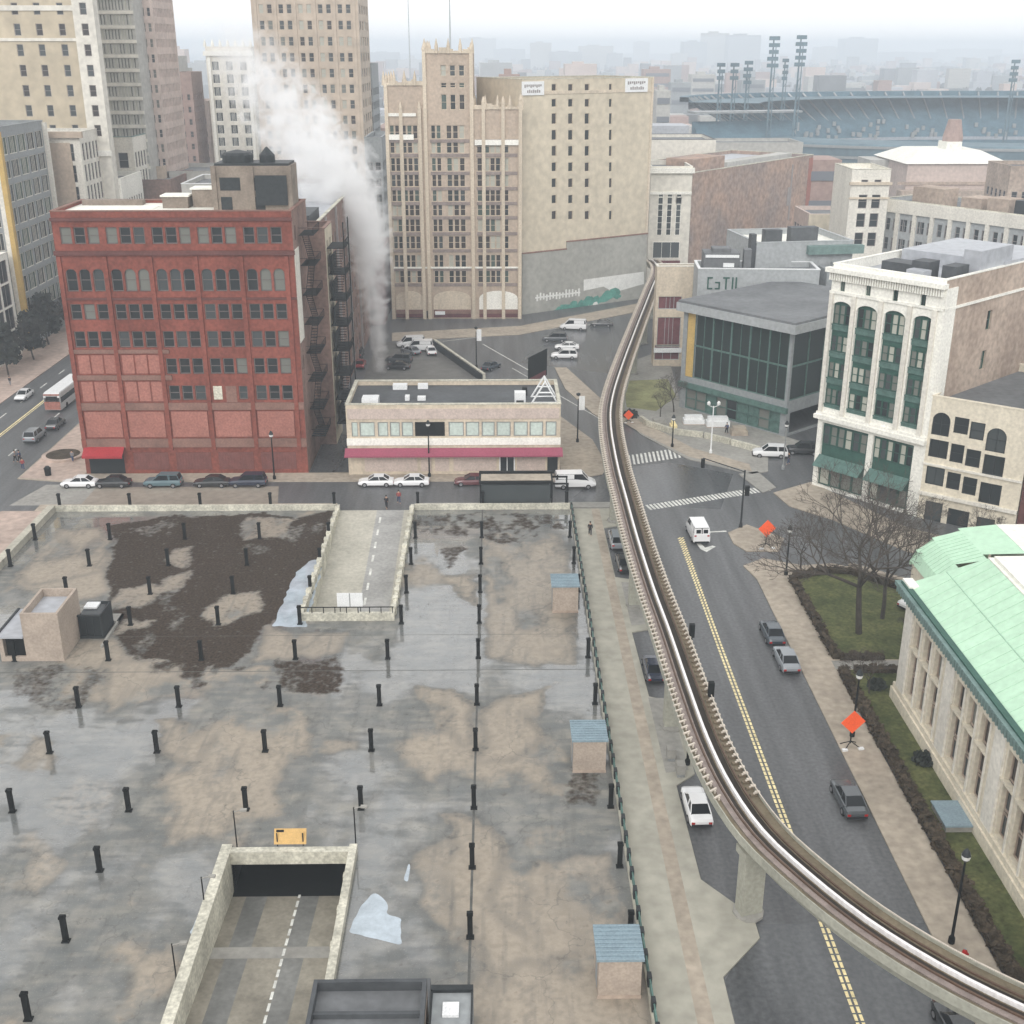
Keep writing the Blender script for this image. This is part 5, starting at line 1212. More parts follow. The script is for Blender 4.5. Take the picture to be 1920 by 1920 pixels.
for i in range(k0, len(PL)-4, stp):
    p = PL[i]; w_,d = nrm(i)
    b = MB(); b.obox(p,w_,1.5,1.0,.1,ZG-2.2); o = b.build('pillar','girder',gw)
    b = MB(); b.obox(p,w_,1.9,1.3,ZG-2.2,ZG-1.61); b.build('pillar_cap','girder',o)
    b = MB(); b.lathe([(1.05,.1),(1.05,.3),(.7,.35)],10,p.x,p.y); b.build('pillar_base','walk_grey',o)
for (x,y) in ((1297,1188),(1333,1298)):
    X_,Y_ = G(x,y,7.6); b = MB(); b.box(X_-.22,Y_-.2,7.3,X_+.22,Y_+.2,8.5); b.tube((X_,Y_,6.6),(X_,Y_,7.3),.09); b.tube((X_,Y_,6.7),(X_-1.0,Y_,6.7),.06); b.build('signal_box','black_metal',gw)
# ---------------- deck kiosks
def kiosk(label, x, y):
    t = thing('stair_kiosk',label,'kiosk',(x,y,0),0,'blue-roofed brick kiosks on the deck')
    b = MB(); b.box(-1.3,0,0,1.3,2.9,2.9); b.build('wall','kiosk_brick',t)
    b = MB(); b.box(-1.45,-.1,2.9,1.45,3.05,3.02); 
    for k in range(9): b.box(-1.45,-.1+k*.36,3.02,1.45,.02+k*.36,3.08)
    b.build('roof','roof_blue',t)
    b = MB(); b.box(-1.34,-.02,0,1.34,-.003,.25); b.build('plinth','brick_tan',t)
    b = MB(); b.box(-1.325,.8,.1,-1.303,1.8,2.2); b.build('door','grey_panel',t)
kiosk('pinkish kiosk with a blue-grey roof by the right parapet, farthest of three',6.85,108.2)
kiosk('pinkish kiosk with a blue-grey roof by the right parapet, middle of three',7.2,79.6)
kiosk('pinkish kiosk with a blue-grey roof by the right parapet, nearest of three',7.25,55.6)
t = thing('stair_house','beige stair tower with a recessed roof and dark doorway on the left of the deck','stair house',(-44.6,98.6,0))
b = MB(); facade(b,(0,0),0,3.5,0,5.0,[],.2); facade(b,(3.5,0),math.pi/2,5.6,0,5.0,[],.2); facade(b,(3.5,5.6),math.pi,3.5,0,5.0,[],.2); facade(b,(0,5.6),-math.pi/2,5.6,0,5.0,[],.2)
for (x0,y0,x1,y1) in ((.25,.25,3.25,.25),(3.25,.25,3.25,5.35),(3.25,5.35,.25,5.35),(.25,5.35,.25,.25)): b.poly([(x1,y1,4.2),(x0,y0,4.2),(x0,y0,5.0),(x1,y1,5.0)])
for q in ((0,0,3.5,.25),(0,5.35,3.5,5.6),(0,.25,.25,5.35),(3.25,.25,3.5,5.35)): b.poly([(q[0],q[1],5.0),(q[2],q[1],5.0),(q[2],q[3],5.0),(q[0],q[3],5.0)])
b.build('wall','kiosk_brick',t)
b = MB(); b.box(.25,.25,4.15,3.25,5.35,4.2); b.build('roof','roof_light',t)
b = MB(); b.box(-2.4,0,0,-2.0,5.6,2.5); b.box(-2.0,5.2,0,-.003,5.6,2.5); b.box(-2.0,0,0,-.003,.25,.5); b.build('wing_wall','kiosk_brick',t)
b = MB(); b.box(-2.6,-.2,2.5,-.003,5.7,2.7); b.build('wing_roof','roof_light',t)
b = MB(); b.box(-2.62,-.22,2.7,-2.4,5.72,2.82); b.build('roof_edge','dark_metal',t)
b = MB(); b.box(-2.0,.6,.3,-.004,.7,2.5); b.build('doorway','black_metal',t)
b = MB(); b.box(3.6,4.6,.3,5.7,7.6,2.4); b.build('glazed_cover','glass_dark',t)
b = MB(); b.box(3.5,4.5,0,5.85,7.8,.3)
for x_ in (3.55,4.2,4.9,5.65): b.box(x_,4.52,.3,x_+.08,4.6,2.4)
b.box(3.5,4.45,2.4,5.85,4.7,2.55); b.box(5.7,4.5,.3,5.82,7.7,2.55); b.box(3.5,7.6,.3,5.82,7.75,2.55); b.build('cover_frame','dark_metal',t)
b = MB(); b.box(3.6,6.2,2.41,4.9,7.5,2.58); b.build('cover_top','white_metal',t)
b = MB(); b.box(3.55,7.8,0,6.3,9.5,.25); b.box(6.1,2.5,0,6.3,9.5,.25); b.build('kerb','walk_grey',t)
t = thing('service_house','brick-fronted service house with a dark recessed roof at the bottom edge of the photo','service building',(-10.9,46.5,0))
b = MB(); b.box(0,0,0,6.6,7.4,2.6); b.build('wall','brick_tan',t)
b = MB(); b.box(0,7.15,2.6,6.6,7.4,3.3); b.box(0,0,2.6,.25,7.15,3.3); b.box(6.35,0,2.6,6.6,7.15,3.3); b.box(0.25,5.0,2.6,6.35,5.25,3.0); b.build('parapet','roof_dark',t)
b = MB(); b.box(.25,5.25,2.601,6.35,7.15,2.64); b.box(.25,0,2.601,6.35,5.0,2.66); b.build('roof','roof_grey',t)
b = MB(); b.box(.6,7.45,.02,6.6,10.4,.5); b.build('ramp_cover','roof_grey',t)
t = thing('air_handler','dark grey rooftop unit with a white square hatch beside the service house','air unit',(-4.1,49.5,0))
b = MB(); b.box(0,0,0,2.5,4.9,2.1); b.build('body','grey_panel',t)
b = MB(); b.box(0,4.5,2.1,2.5,4.9,2.35); b.box(0,0,2.1,.12,4.5,2.25); b.box(2.38,0,2.1,2.5,4.5,2.25); b.build('rim','dark_metal',t)
b = MB(); b.box(.75,2.6,2.1,1.7,3.6,2.3); b.build('hatch','white_metal',t)
t = thing('bus_shelter','long dark framed shelter with a tan roof panel at the far edge of the deck','shelter',(-2.3,138.3,0))
b = MB(); b.box(.15,.2,3.3,9.0,2.6,3.45); b.build('roof','walk_tan',t)
b = MB(); b.box(-.1,2.6,3.2,9.2,2.95,3.75); b.box(-.1,-.15,3.1,9.2,.2,3.4); b.box(-.1,.2,3.1,.15,2.6,3.5); b.box(9.0,.2,3.1,9.2,2.6,3.5)
for x_ in (0,9.0,11.0): b.box(x_,0,.1,x_+.18,.18,3.1); b.box(x_,2.6,.1,x_+.18,2.78,3.1)
b.box(9.2,0,2.9,11.2,.18,3.1); b.box(9.2,2.6,2.9,11.2,2.78,3.1); b.build('frame','black_metal',t)
b = MB(); b.box(.2,.05,.4,8.9,.09,2.9); b.box(.2,2.66,.4,8.9,2.7,2.9); b.build('glass_panel','glass_mid',t)
# ---------------- vehicles (front towards +y)
def loft(b, secs, m=0):
    """secs: list of closed rings with equal point counts"""
    base = len(b.v); n = len(secs[0])
    for s in secs: b.v += s
    for j in range(len(secs)-1):
        for k in range(n):
            k2 = (k+1)%n; b.f.append((base+j*n+k2,base+j*n+k,base+(j+1)*n+k,base+(j+1)*n+k2)); b.m.append(m)
    b.f.append(tuple(base+k for k in range(n))); b.m.append(m); b.f.append(tuple(base+(len(secs)-1)*n+n-1-k for k in range(n))); b.m.append(m)
SPEC = dict(
 sedan=dict(L=4.7,W=.9,body=[(-2.35,.80,.35,.72),(-2.25,.86,.28,.92),(-1.5,.9,.24,.98),(0,.9,.22,.96),(.9,.9,.22,.93),(1.9,.88,.26,.82),(2.3,.78,.32,.66)],cab=[(-1.75,.78,.97),(-1.05,.62,1.42),(.25,.62,1.43),(1.05,.78,.95)]),
 suv=dict(L=4.9,W=.95,body=[(-2.45,.86,.4,.95),(-2.38,.92,.34,1.1),(-1.5,.95,.3,1.12),(0,.95,.28,1.1),(1.0,.95,.28,1.08),(2.0,.93,.34,1.0),(2.42,.84,.4,.8)],cab=[(-2.3,.84,1.1),(-2.05,.72,1.72),(.35,.72,1.74),(1.15,.84,1.08)]),
 van=dict(L=5.4,W=1.0,body=[(-2.7,.95,.4,1.3),(-2.65,.99,.34,1.42),(-1.5,1.0,.3,1.45),(0,1.0,.3,1.42),(1.4,1.0,.3,1.3),(2.2,.97,.34,1.1),(2.68,.86,.42,.85)],cab=[(-2.66,.95,1.4),(-2.5,.84,2.1),(.9,.86,2.12),(1.75,.92,1.22)]))
def make_vehicle(kind, pm):
    sp = SPEC[kind]; t = thing(kind if kind != 'sedan' else 'parked_car','','car' if kind != 'van' else 'van')
    if kind == 'suv': t.name = 'parked_suv'
    if kind == 'van': t.name = 'parked_van'
    b = MB(); secs = []
    for y,w,z0,z1 in sp['body']:
        secs.append([(-w*.88,y,z0),(-w,y,z0+.12),(-w,y,z0+(z1-z0)*.62),(-w*.93,y,z1-.05),(-w*.7,y,z1),(w*.7,y,z1),(w*.93,y,z1-.05),(w,y,z0+(z1-z0)*.62),(w,y,z0+.12),(w*.88,y,z0)])
    loft(b, secs)
    y0,w0,z0 = sp['cab'][1]; y1,w1,z1 = sp['cab'][2]
    b.prism([(-w0,y0),(w0,y0),(w1,y1),(-w1,y1)], z1-.04, z1+.03)
    (ya,wa,za),(yb,wb,zb) = sp['cab'][0],sp['cab'][3]
    for s in (-1,1):
        b.tube((s*wa*.98,ya,za),(s*w0,y0,z1),.045,n=4); b.tube((s*wb*.98,yb,zb),(s*w1,y1,z1),.045,n=4); b.tube((s*wa*.97,(y0+y1)/2-.1,za),(s*w0,(y0+y1)/2,z1),.05,n=4)
        if kind != 'sedan': b.tube((s*wa*.98,y0+1.0,za),(s*w0,y0+1.0,z1),.06,n=4)
    o = b.build('body', pm, t, smooth=False)
    g = MB(); base = [(-wa*.96,ya+.03,za-.02),(wa*.96,ya+.03,za-.02),(wb*.96,yb-.03,zb-.02),(-wb*.96,yb-.03,zb-.02)]; top = [(-w0*.97,y0,z1-.02),(w0*.97,y0,z1-.02),(w1*.97,y1,z1-.02),(-w1*.97,y1,z1-.02)]
    for k in range(4): j = (k+1)%4; g.poly([base[k],base[j],top[j],top[k]])
    if kind == 'van':
        g2 = MB()
        for s in (-1,1):
            g2.poly([(s*w0*1.10,-2.3,1.45),(s*w0*1.02,-2.3,2.05),(s*w0*1.02,-.2,2.05),(s*w0*1.10,-.2,1.45)][::s])
        g2.poly([(-w0*1.05,-2.68,1.42),(-w0*.98,-2.54,2.05),(-.06,-2.54,2.05),(-.06,-2.68,1.42)]); g2.poly([(w0*1.05,-2.68,1.42),(w0*.98,-2.54,2.05),(.06,-2.54,2.05),(.06,-2.68,1.42)])
        g2.build('side_panel', pm, t)
        q = MB()
        for s in (-1,1): q.box(s*.42-.26,-2.7,1.5,s*.42+.26,-2.66,1.95)
        q.build('rear_window','car_glass',t)
    g.build('windows','car_glass',t)
    for s in (-1,1):
        for y in (-sp['L']*.3, sp['L']*.31):
            w = MB(); w.tube((s*(sp['W']-.16),y,.33),(s*(sp['W']+.02),y,.33),.33,n=14); wo = w.build('wheel','tyre',t)
            w = MB(); w.tube((s*(sp['W']+.02),y,.33),(s*(sp['W']+.035),y,.33),.2,n=10); w.build('rim','rim',wo)
        h = MB(); yf,wf,zf0,zf1 = sp['body'][-1]; h.box(s*wf*.75-.16,yf-.12,zf1-.22,s*wf*.75+.14,yf+.02,zf1-.06); h.build('headlight','lamp_white',t)
        h = MB(); yf,wf,zf0,zf1 = sp['body'][0]; h.box(s*wf*.8-.14,yf-.02,zf1-.2,s*wf*.8+.12,yf+.12,zf1-.03); h.build('tail_light','tail_red',t)
    h = MB(); h.box(-sp['W']*.84,-sp['L']/2-.03,.3,sp['W']*.84,-sp['L']/2+.1,.5); h.box(-sp['W']*.8,sp['L']/2-.1,.28,sp['W']*.8,sp['L']/2+.03,.46); h.build('bumper','plastic_black',t)
    return t
PV = {}
def vehicle(kind, col, x, y, heading, label, group=None):
    key = (kind, col)
    if key not in PV:
        PV[key] = make_vehicle(kind, PAINT[col]); r = PV[key]; r.location = (x,y,.012); r.rotation_euler = (0,0,R(heading)); tag(r,label,None,group)
    else: r = clone(PV[key], (x,y,.012), R(heading), label, group)
    return r
NC = 'cars parked along the cross street in front of the red building'
for (px_,k,c,lab,gr) in [(157,'sedan','white','white sedan parked at the left end of the row before the red awning',NC),(218,'sedan','black','black car parked right behind the white sedan below the red awning',NC),
   (312,'suv','teal','grey-green suv parked alone near the middle of the red building',NC),(402,'sedan','black','black low car parked just left of the navy suv',NC),(469,'suv','navy','large navy suv parked before the right end of the red building',NC)]:
    X_,_ = G(px_,905); vehicle(k,c,X_,146.3,90,lab,gr)
for (px_,k,c,lab) in [(707,'sedan','white','white sedan parked left in front of the pink awning shop'),(773,'sedan','white','white sedan parked beside the lamp post before the pink awning shop')]:
    X_,_ = G(px_,905); vehicle(k,c,X_,146.2,90,lab,'white cars before the pink awning shop')
vehicle('van','white',G(1077,908)[0],145.2,-88,'white van waiting on the cross street right of the dark framed shelter')
vehicle('sedan','maroon',G(886,893)[0],146.3,90,'maroon car mostly hidden behind the left end of the dark framed shelter')
v = vehicle('van','white',23.6,128.2,2,'white van driving away on the avenue beside the turn arrow')
vehicle('sedan','blue_grey',26.9,102.6,0,'dark blue-grey car parked at the right kerb, farther of the pair'); vehicle('sedan','silver',27.05,97.2,0,'silver car parked at the right kerb behind the dark blue-grey one')
vehicle('sedan','grey',26.75,75.2,1,'dark grey car parked alone at the right kerb below the orange sign')
vehicle('suv','silver',13.9,126.0,0,'silver-grey suv in the farthest parking bay under the guideway')
vehicle('sedan','black',14.1,119.6,0,'black car half hidden at the end of the farthest parking bay'); vehicle('sedan','navy',14.35,95.6,0,'navy car in the middle parking bay under the guideway')
vehicle('sedan','white',14.95,74.4,1,'white car in the nearest parking bay beside the guideway')
vehicle('suv','white',38.6,157.3,82,'white suv parked behind the corner of the opera house plaza'); vehicle('suv','black',43.6,158.5,80,'black suv beside the white and green building')
vehicle('sedan','white',43.6,109.2,-60,'white car beyond the far corner of the library roof')
vehicle('sedan','black',G(1795,1945)[0],G(1795,1945)[1],2,'black car top just showing under the guideway at the bottom edge')
WG = 'traffic on the left avenue'
vehicle('suv','silver',-68.5,166.5,0,'silver suv behind another car at the kerb below the bus',WG); vehicle('sedan','grey',-67.6,172.6,0,'dark grey car parked between the silver suv and the bus',WG)
vehicle('sedan','black',-73.0,205,0,'black car driving away beyond the bus',WG); vehicle('sedan','white',-78.3,188.5,180,'white car coming down the far side of the left avenue',WG)
vehicle('van','white',-58.3,166.2,0,'white van beside the left corner of the red building',WG)
LG = 'cars in the lot behind the shop'
vehicle('van','white',-16.8,223.5,100,'white van in the lot behind the shop, farthest back',LG); vehicle('van','white',-15.0,220.5,90,'white van in the lot behind the shop, second from the back',LG)
for (x,y,k,c,h,l) in [(770,663,'sedan','silver',40,'silver car tucked beside the white vans in the lot'),(808,663,'sedan','white',10,'small white car at the diagonal wall of the lot'),(748,680,'suv','grey',80,'grey suv in front of the white vans in the lot'),
   (745,692,'sedan','black',85,'black car nearest the steam column in the lot'),(676,688,'sedan','red',0,'bright red car left of the steam column'),(672,668,'suv','black',0,'black suv behind the bright red car'),
   (921,692,'sedan','blue_grey',-30,'blue-grey car beside the diagonal wall'),(1058,672,'suv','white',85,'white suv in the far lot left of the guideway, nearest one'),(1063,655,'sedan','white',85,'white car in the far lot just behind the white suv'),
   (1075,618,'van','white',80,'white van at the far kerb below the green mural'),(1128,612,'sedan','black',84,'black car at the far kerb below the green mural'),(1040,640,'suv','grey',85,'grey suv at the back of the far lot')]:
    X_,Y_ = G(x,y); vehicle(k,c,X_,Y_,h,l,LG)
# bus
t = thing('city_bus','white city bus with a reddish rear end on the left avenue','bus',(-70.6,186.5,0),R(-1))
b = MB(); b.box(-1.28,-6,.35,1.28,6,1.3); b.box(-1.28,-6,2.35,1.28,6,3.0); b.box(-1.28,-6,1.3,-1.24,6,2.35); b.box(-1.27,5.9,1.3,1.27,6,2.35); b.box(1.24,-6,1.3,1.28,6,2.35); b.box(-1.2,-5.8,3.0,1.2,5.8,3.15); b.build('body','white_metal',t)
b = MB(); b.box(-1.3,-5.6,1.45,-1.285,5.6,2.3); b.box(1.285,-5.6,1.45,1.3,5.6,2.3); b.box(-1.1,6.003,1.2,1.1,6.02,2.6); b.box(-.9,-6.03,1.9,.9,-6.003,2.6); b.build('windows','car_glass',t)
b = MB(); b.box(-1.26,-6.05,.4,1.26,-6.002,1.7); b.box(-1.26,-6.05,2.7,1.26,-6.002,2.95); b.build('rear_panel','pink_panel',t)
for s in (-1,1):
    for y in (-3.4,3.6): b = MB(); b.tube((s*1.05,y,.48),(s*1.3,y,.48),.48,n=14); b.build('wheel','tyre',t)
# ---------------- lamps, signals, signs
def lamp(x, y, h, label, style='globe', group=None, mm='black_metal'):
    t = thing('street_lamp',label,'street lamp',(x,y,0),0,group)
    b = MB(); b.lathe([(.22,0),(.22,.5),(.11,.7),(.09,h*.6),(.07,h-.5)] if h > 4 else [(.1,0),(.05,.3),(.045,h)],8); b.build('pole',mm,t)
    b = MB()
    if style == 'globe': b.lathe([(.07,h-.5),(.22,h-.35),(.3,h),(.2,h+.3),(.05,h+.5)],8); b.build('lantern','dark_metal',t); q = MB(); q.lathe([(.24,h-.3),(.305,h-.02)],8); q.build('lamp_glass','lamp_white',t)
    elif style == 'twin':
        for s in (-1,1): b.tube((0,0,h-.7),(s*.7,0,h-.4),.05); b.lathe([(.05,h-.4),(.24,h-.3),(.26,h),(.08,h+.2)],8,s*.7,0)
        b.build('lantern','lamp_white',t)
    elif style == 'banner': b.box(.1,-.03,h-2.2,.95,.03,h-.1); b.build('banner','white_metal',t); q = MB(); q.lathe([(.07,h-.1),(.3,h+.05),(.3,h+.3),(.05,h+.4)],8); q.build('lantern','dark_metal',t)
    elif style == 'arm': b.tube((0,0,h-.1),(.7,0,h+.1),.04); b.box(.5,-.12,h+.0,.95,.12,h+.14); b.build('lamp_head','walk_grey',t)
    return t
lamp(-9.25,149.2,7.6,'slim black street lamp in front of the pink awning shop','globe'); lamp(-30,148.5,6.4,'slim black street lamp before the right end of the red brick building','globe')
lamp(11.7,163.9,7.2,'lamp post with a white banner on the corner right of the shop','banner'); lamp(-3.8,207.3,7.2,'lamp post with a white banner beyond the diagonal wall','banner')
lamp(30.4,158.6,7.6,'pale lamp post with two white heads on the opera plaza','twin',mm='white_metal'); lamp(29.2,60,7.0,'tall dark lamp post on the right sidewalk near the bottom of the photo','globe')
lamp(29.7,84.5,6.0,'dark lamp post beside the museum hedge','globe'); lamp(39.2,151.8,6.5,'grey lamp post at the corner of the white and green building','globe',mm='steel')
lamp(25.3,161.5,4.5,'short dark post on the near edge of the opera plaza','globe'); lamp(31.6,117,5.5,'dark post at the left corner of the park lawn','globe')
lamp(15.2,80.5,5.0,'dark lamp post beside the parking bay under the guideway','globe')
for (x,y,h,lab) in [(-18.9,69.9,3.6,'camera pole at the left corner of the near ramp portal'),(-10.4,70.2,3.6,'pole at the right corner of the near ramp portal'),(-20.1,57.3,3.0,'small lamp pole left of the near ramp low on the photo'),(-19.9,64,2.6,'small white-headed pole left of the near ramp beside a puddle')]: lamp(x,y,h,lab,'arm','small lamp poles around the near ramp')
t = thing('traffic_signal','dark traffic signal pole with a mast on the corner by the turn arrow','traffic signal',(29.3,130.8,0))
b = MB(); b.lathe([(.25,0),(.2,.5),(.12,.8),(.1,7.4)],8); b.tube((0,0,7.2),(-4.5,3,7.9),.07); b.build('pole','dark_metal',t)
b = MB(); b.box(.2,-.2,4.2,.7,.2,5.4); b.box(-4.7,2.8,6.7,-4.3,3.2,7.8); b.build('signal_head','black_metal',t)
def workstand(x,y,label,base=1.4):
    t = thing('road_work_sign',label,'road sign',(x,y,KH),R(8))
    o = MB(); o.box(-.75,-.03,-.75,.75,.03,.75); o = o.build('panel','orange',t); o.location = (0,0,base+.95); o.rotation_euler = (0,R(45),0)
    b = MB()
    for dx,dy in ((-.7,-.5),(.7,-.5),(-.7,.5),(.7,.5)): b.tube((0,.06,.5),(dx,dy,.04),.04,n=4)
    b.tube((0,.08,.3),(0,.08,base+1.2),.06,n=6); b.build('stand','black_metal',t)
    b = MB()
    for dx,dy in ((-.7,-.5),(.7,-.5)): b.box(dx-.22,dy-.14,0,dx+.22,dy+.14,.14)
    b.build('sandbag','white_metal',t); return t
workstand(29.1,82.9,'orange diamond road work sign on the right sidewalk before the library hedge'); workstand(31.0,124.6,'orange diamond road work sign on the small corner island')
workstand(20.2,173.6,'orange-red diamond sign beside the guideway near the grass plot',.6).scale = (.75,)*3
t = thing('fire_hydrant','small red fire hydrant on the right sidewalk at the guideway edge','hydrant',(29.4,58.4,KH)); b = MB(); b.lathe([(.2,0),(.17,.1),(.15,.6),(.19,.65),(.13,.8),(.03,.9)],10); b.tube((-.26,0,.5),(.26,0,.5),.07); b.build('body','tail_red',t); b = MB(); b.lathe([(.07,.88),(.07,.95)],6); b.build('cap','steel',t)
for (x,y,l) in [(1262,1425,'white newspaper box cluster under the guideway, farthest'),(1280,1455,'white covered newspaper box under the guideway, nearest')]:
    X_,Y_ = G(x,y); t = thing('newspaper_box',l,'newspaper box',(X_-.2,Y_,KH)); b = MB(); b.box(-.35,-.45,.3,.35,.45,1.1); b.build('box','walk_grey',t); b = MB(); b.box(-.3,-.4,0,.3,.4,.3); b.build('base','steel',t)
t = thing('site_barrier','row of concrete barriers around the plaza works before the opera house','barrier',(0,0,KH))
b = MB()
for (xa,ya,xb,yb) in ((1215,800,1262,815),(1262,815,1320,822),(1320,822,1370,835),(1370,835,1425,850),(1200,790,1215,800)):
    a = Vector(G(xa,ya)); c = Vector(G(xb,yb)); b.obox((a+c)/2,c-a,(c-a).length-.3,.5,0,.85)
b.build('barrier','concrete_light',t)
for n_,(x,y,w,h,m) in enumerate([(1235,800,2.2,1.2,'walk_grey'),(1262,806,1.0,1.3,'yellow_paint'),(1300,795,3.2,1.3,'white_metal'),(1345,800,3.5,1.5,'white_metal'),(1385,815,2.4,1.2,'walk_tan')]):
    X_,Y_ = G(x,y); t = thing('material_pile',['grey pallet stack left on the opera plaza works','yellow crate on the opera plaza works','white tarp covered pile in the middle of the opera plaza','longer white tarp covered pile beside the plaza lamp post','tan pile at the right end of the plaza works','orange crate at the plaza edge'][n_],'building material',(X_,Y_,KH))
    b = MB(); b.prism([(-w/2,-.8),(w/2,-.8),(w/2,.8),(-w/2,.8)],0,h*.6); b.prism([(-w/2+.2,-.6),(w/2-.3,-.6),(w/2-.3,.55),(-w/2+.2,.55)],h*.6,h); b.build('cover',m,t); b = MB(); b.box(-w/2-.05,-.9,0,w/2+.05,.9,.08); b.build('pallet','brick_tan',t)
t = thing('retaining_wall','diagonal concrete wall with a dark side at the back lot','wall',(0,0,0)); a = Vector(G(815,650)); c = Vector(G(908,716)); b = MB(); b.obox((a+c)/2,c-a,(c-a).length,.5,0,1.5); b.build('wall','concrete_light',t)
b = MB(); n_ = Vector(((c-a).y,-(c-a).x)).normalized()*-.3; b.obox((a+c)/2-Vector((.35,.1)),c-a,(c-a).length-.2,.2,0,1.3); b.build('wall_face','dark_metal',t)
t = thing('avenue_planter','brown oval planting bed in the pink plaza left of the red building','planter',(-61.6,158.4,KH),R(15)); b = MB(); b.lathe([(2.9,0),(2.9,.3),(2.5,.3)],20); b.build('kerb','walk_pink',t); b = MB(); b.lathe([(2.49,.1),(2.3,.35),(.5,.5)],20); b.build('soil','hedge',t)
t = thing('trash_bin','round black litter bin on the pink plaza corner','bin',(-60.9,150.4,KH)); b = MB(); b.lathe([(.4,0),(.45,.9),(.5,1.0),(.3,1.2)],12); b.build('body','black_metal',t); b = MB(); b.lathe([(.3,1.2),(.25,1.3)],10); b.build('lid','dark_metal',t)
t = thing('news_kiosk','white sign box on the far left sidewalk under the trees','kiosk',(-91,233,KH)); b = MB(); b.box(-1.6,-.6,1.8,1.6,.6,5.0); b.build('panel','white_metal',t); b = MB(); b.box(-1.2,-.3,0,1.2,.3,1.8); b.build('base','dark_metal',t)
# ---------------- trees
def make_tree(name, h, spread, seed, label, twigs=1.0, evergreen=False, lv=5):
    rr = random.Random(seed); t = thing(name,label,'tree'); tr = MB(); cr = MB()
    def grow(p, d, L_, r, lev):
        segs = 2; q = p
        for s in range(segs):
            d2 = (d + Vector((rr.uniform(-.16,.16),rr.uniform(-.16,.16),rr.uniform(-.02,.14)))).normalized(); n_ = q + d2*L_/segs
            (tr if lev < 2 else cr).tube(q, n_, r*(1-.25*s/segs), r*(1-.25*(s+1)/segs), n=6 if lev < 2 else 3, cap=False); q = n_; d = d2
        if lev >= lv: return
        k = rr.choice((3,3,4)) if lev < 3 else rr.choice((2,3,3))
        for i in range(k):
            th = 2*math.pi*(i+rr.random()*.7)/k; tilt = rr.uniform(.35,.8)*(spread if lev < 2 else 1)
            a = d.orthogonal().normalized(); c = d.cross(a); nd = (d*math.cos(tilt)+(a*math.cos(th)+c*math.sin(th))*math.sin(tilt)); nd.z = max(nd.z,-.05); grow(q, nd.normalized(), L_*rr.uniform(.62,.82), max(r*.6,.016), lev+1)
    grow(Vector((0,0,0)), Vector((0,0,1)), h*.30, h*.019, 0)
    tr.build('trunk','bark',t); cr.build('crown','twig',t)
    if evergreen:
        lf = MB()
        for k in range(900):
            th = rr.uniform(0,6.28); z = rr.uniform(h*.25,h); R_ = h*.3*(1-abs(z/h-.5)*1.2)*rr.uniform(.3,1.1); p = Vector((R_*math.cos(th),R_*math.sin(th),z)); s = rr.uniform(.15,.45)
            u = Vector((rr.uniform(-1,1),rr.uniform(-1,1),rr.uniform(-1,1))).normalized()*s; w_ = u.orthogonal().normalized()*s*.7; lf.poly([p-u-w_,p+u-w_,p+u+w_,p-u+w_])
        lf.build('foliage','leaf',t)
    return t
T1 = make_tree('bare_tree',17.0,1.4,21,'big bare tree with a wide crown rising from the middle of the park lawn',lv=7); T1.location = (35.6,103.0,KH)
T2 = make_tree('bare_tree',12.0,1.1,33,'bare tree right of the big one, forked low over the park lawn',lv=6); T2.location = (38.9,106.2,KH)
T3 = make_tree('bare_tree',8.0,1.0,5,'bare street tree in front of the cream corner building, left',lv=6); T3.location = (44.8,128.2,KH); T3.scale = (.75,)*3
for (p,s,rz,l,src) in [((50.5,126.0),.7,1.2,'bare street tree in front of the cream corner building, middle',T3),((55.5,121.8),.75,2.2,'bare street tree in front of the cream corner building, right',T3),((33.6,118.6),.75,3.1,'small bare tree at the left corner of the park lawn',T3),
     ((40.5,131),.6,.7,'bare tree on the corner walk before the green-bayed building',T3),((28.0,179.0),.8,2.0,'bare thin tree on the opera plaza beside the grass plot',T3),((25.5,176.3),.55,.4,'shrubby bare tree at the edge of the grass plot',T3),((19.9,186.5),.6,1.4,'small bare tree under the guideway north of the grass plot',T3),
     ((33.2,91.5),.55,2.6,'small bare tree on the library lawn strip near the path',T3),((39.5,99.8),.5,.3,'small bare tree in the park lawn near the path',T3)]: clone(src,(p[0],p[1],KH),rz,l,scale=s)
T4 = make_tree('street_tree',9.0,1.0,8,'dark bushy street tree on the far left sidewalk, nearest',evergreen=True,lv=5); T4.location = (-86.5,203,KH)
for (p,s,rz,l) in [((-86.0,214),1.0,1.,'dark bushy street tree on the far left sidewalk, second'),((-87.5,226),1.1,2.,'dark bushy street tree on the far left sidewalk, third'),((-86.8,239),1.0,3.,'dark bushy street tree on the far left sidewalk, fourth'),((-90,192),.8,.5,'dark bushy street tree at the left edge of the photo')]: clone(T4,(p[0],p[1],KH),rz,l,'dark street trees along the left avenue',scale=s)
for n_,(x,y,s,l) in enumerate([(34.4,80.6,1.0,'dark round shrub against the library wall'),(20.9,176.5,1.3,'dark shrub beside the orange-red sign at the grass plot'),(34.2,92.5,.9,'dark shrub at the library corner by the path')]):
    t = thing('shrub',l,'shrub',(x,y,KH)); b = MB(); rr = random.Random(n_)
    for k in range(260):
        d = Vector((rr.gauss(0,1),rr.gauss(0,1),abs(rr.gauss(0,1)))).normalized()*rr.uniform(.4,.95)*s; u = Vector((rr.uniform(-1,1),rr.uniform(-1,1),rr.uniform(-1,1))).normalized()*.16; w_ = u.orthogonal()*.7; b.poly([d-u-w_,d+u-w_,d+u+w_,d-u+w_])
    b.build('foliage','leaf',t); b = MB(); b.tube((0,0,0),(0,0,.6*s),.08,n=5); b.build('stem','bark',t)
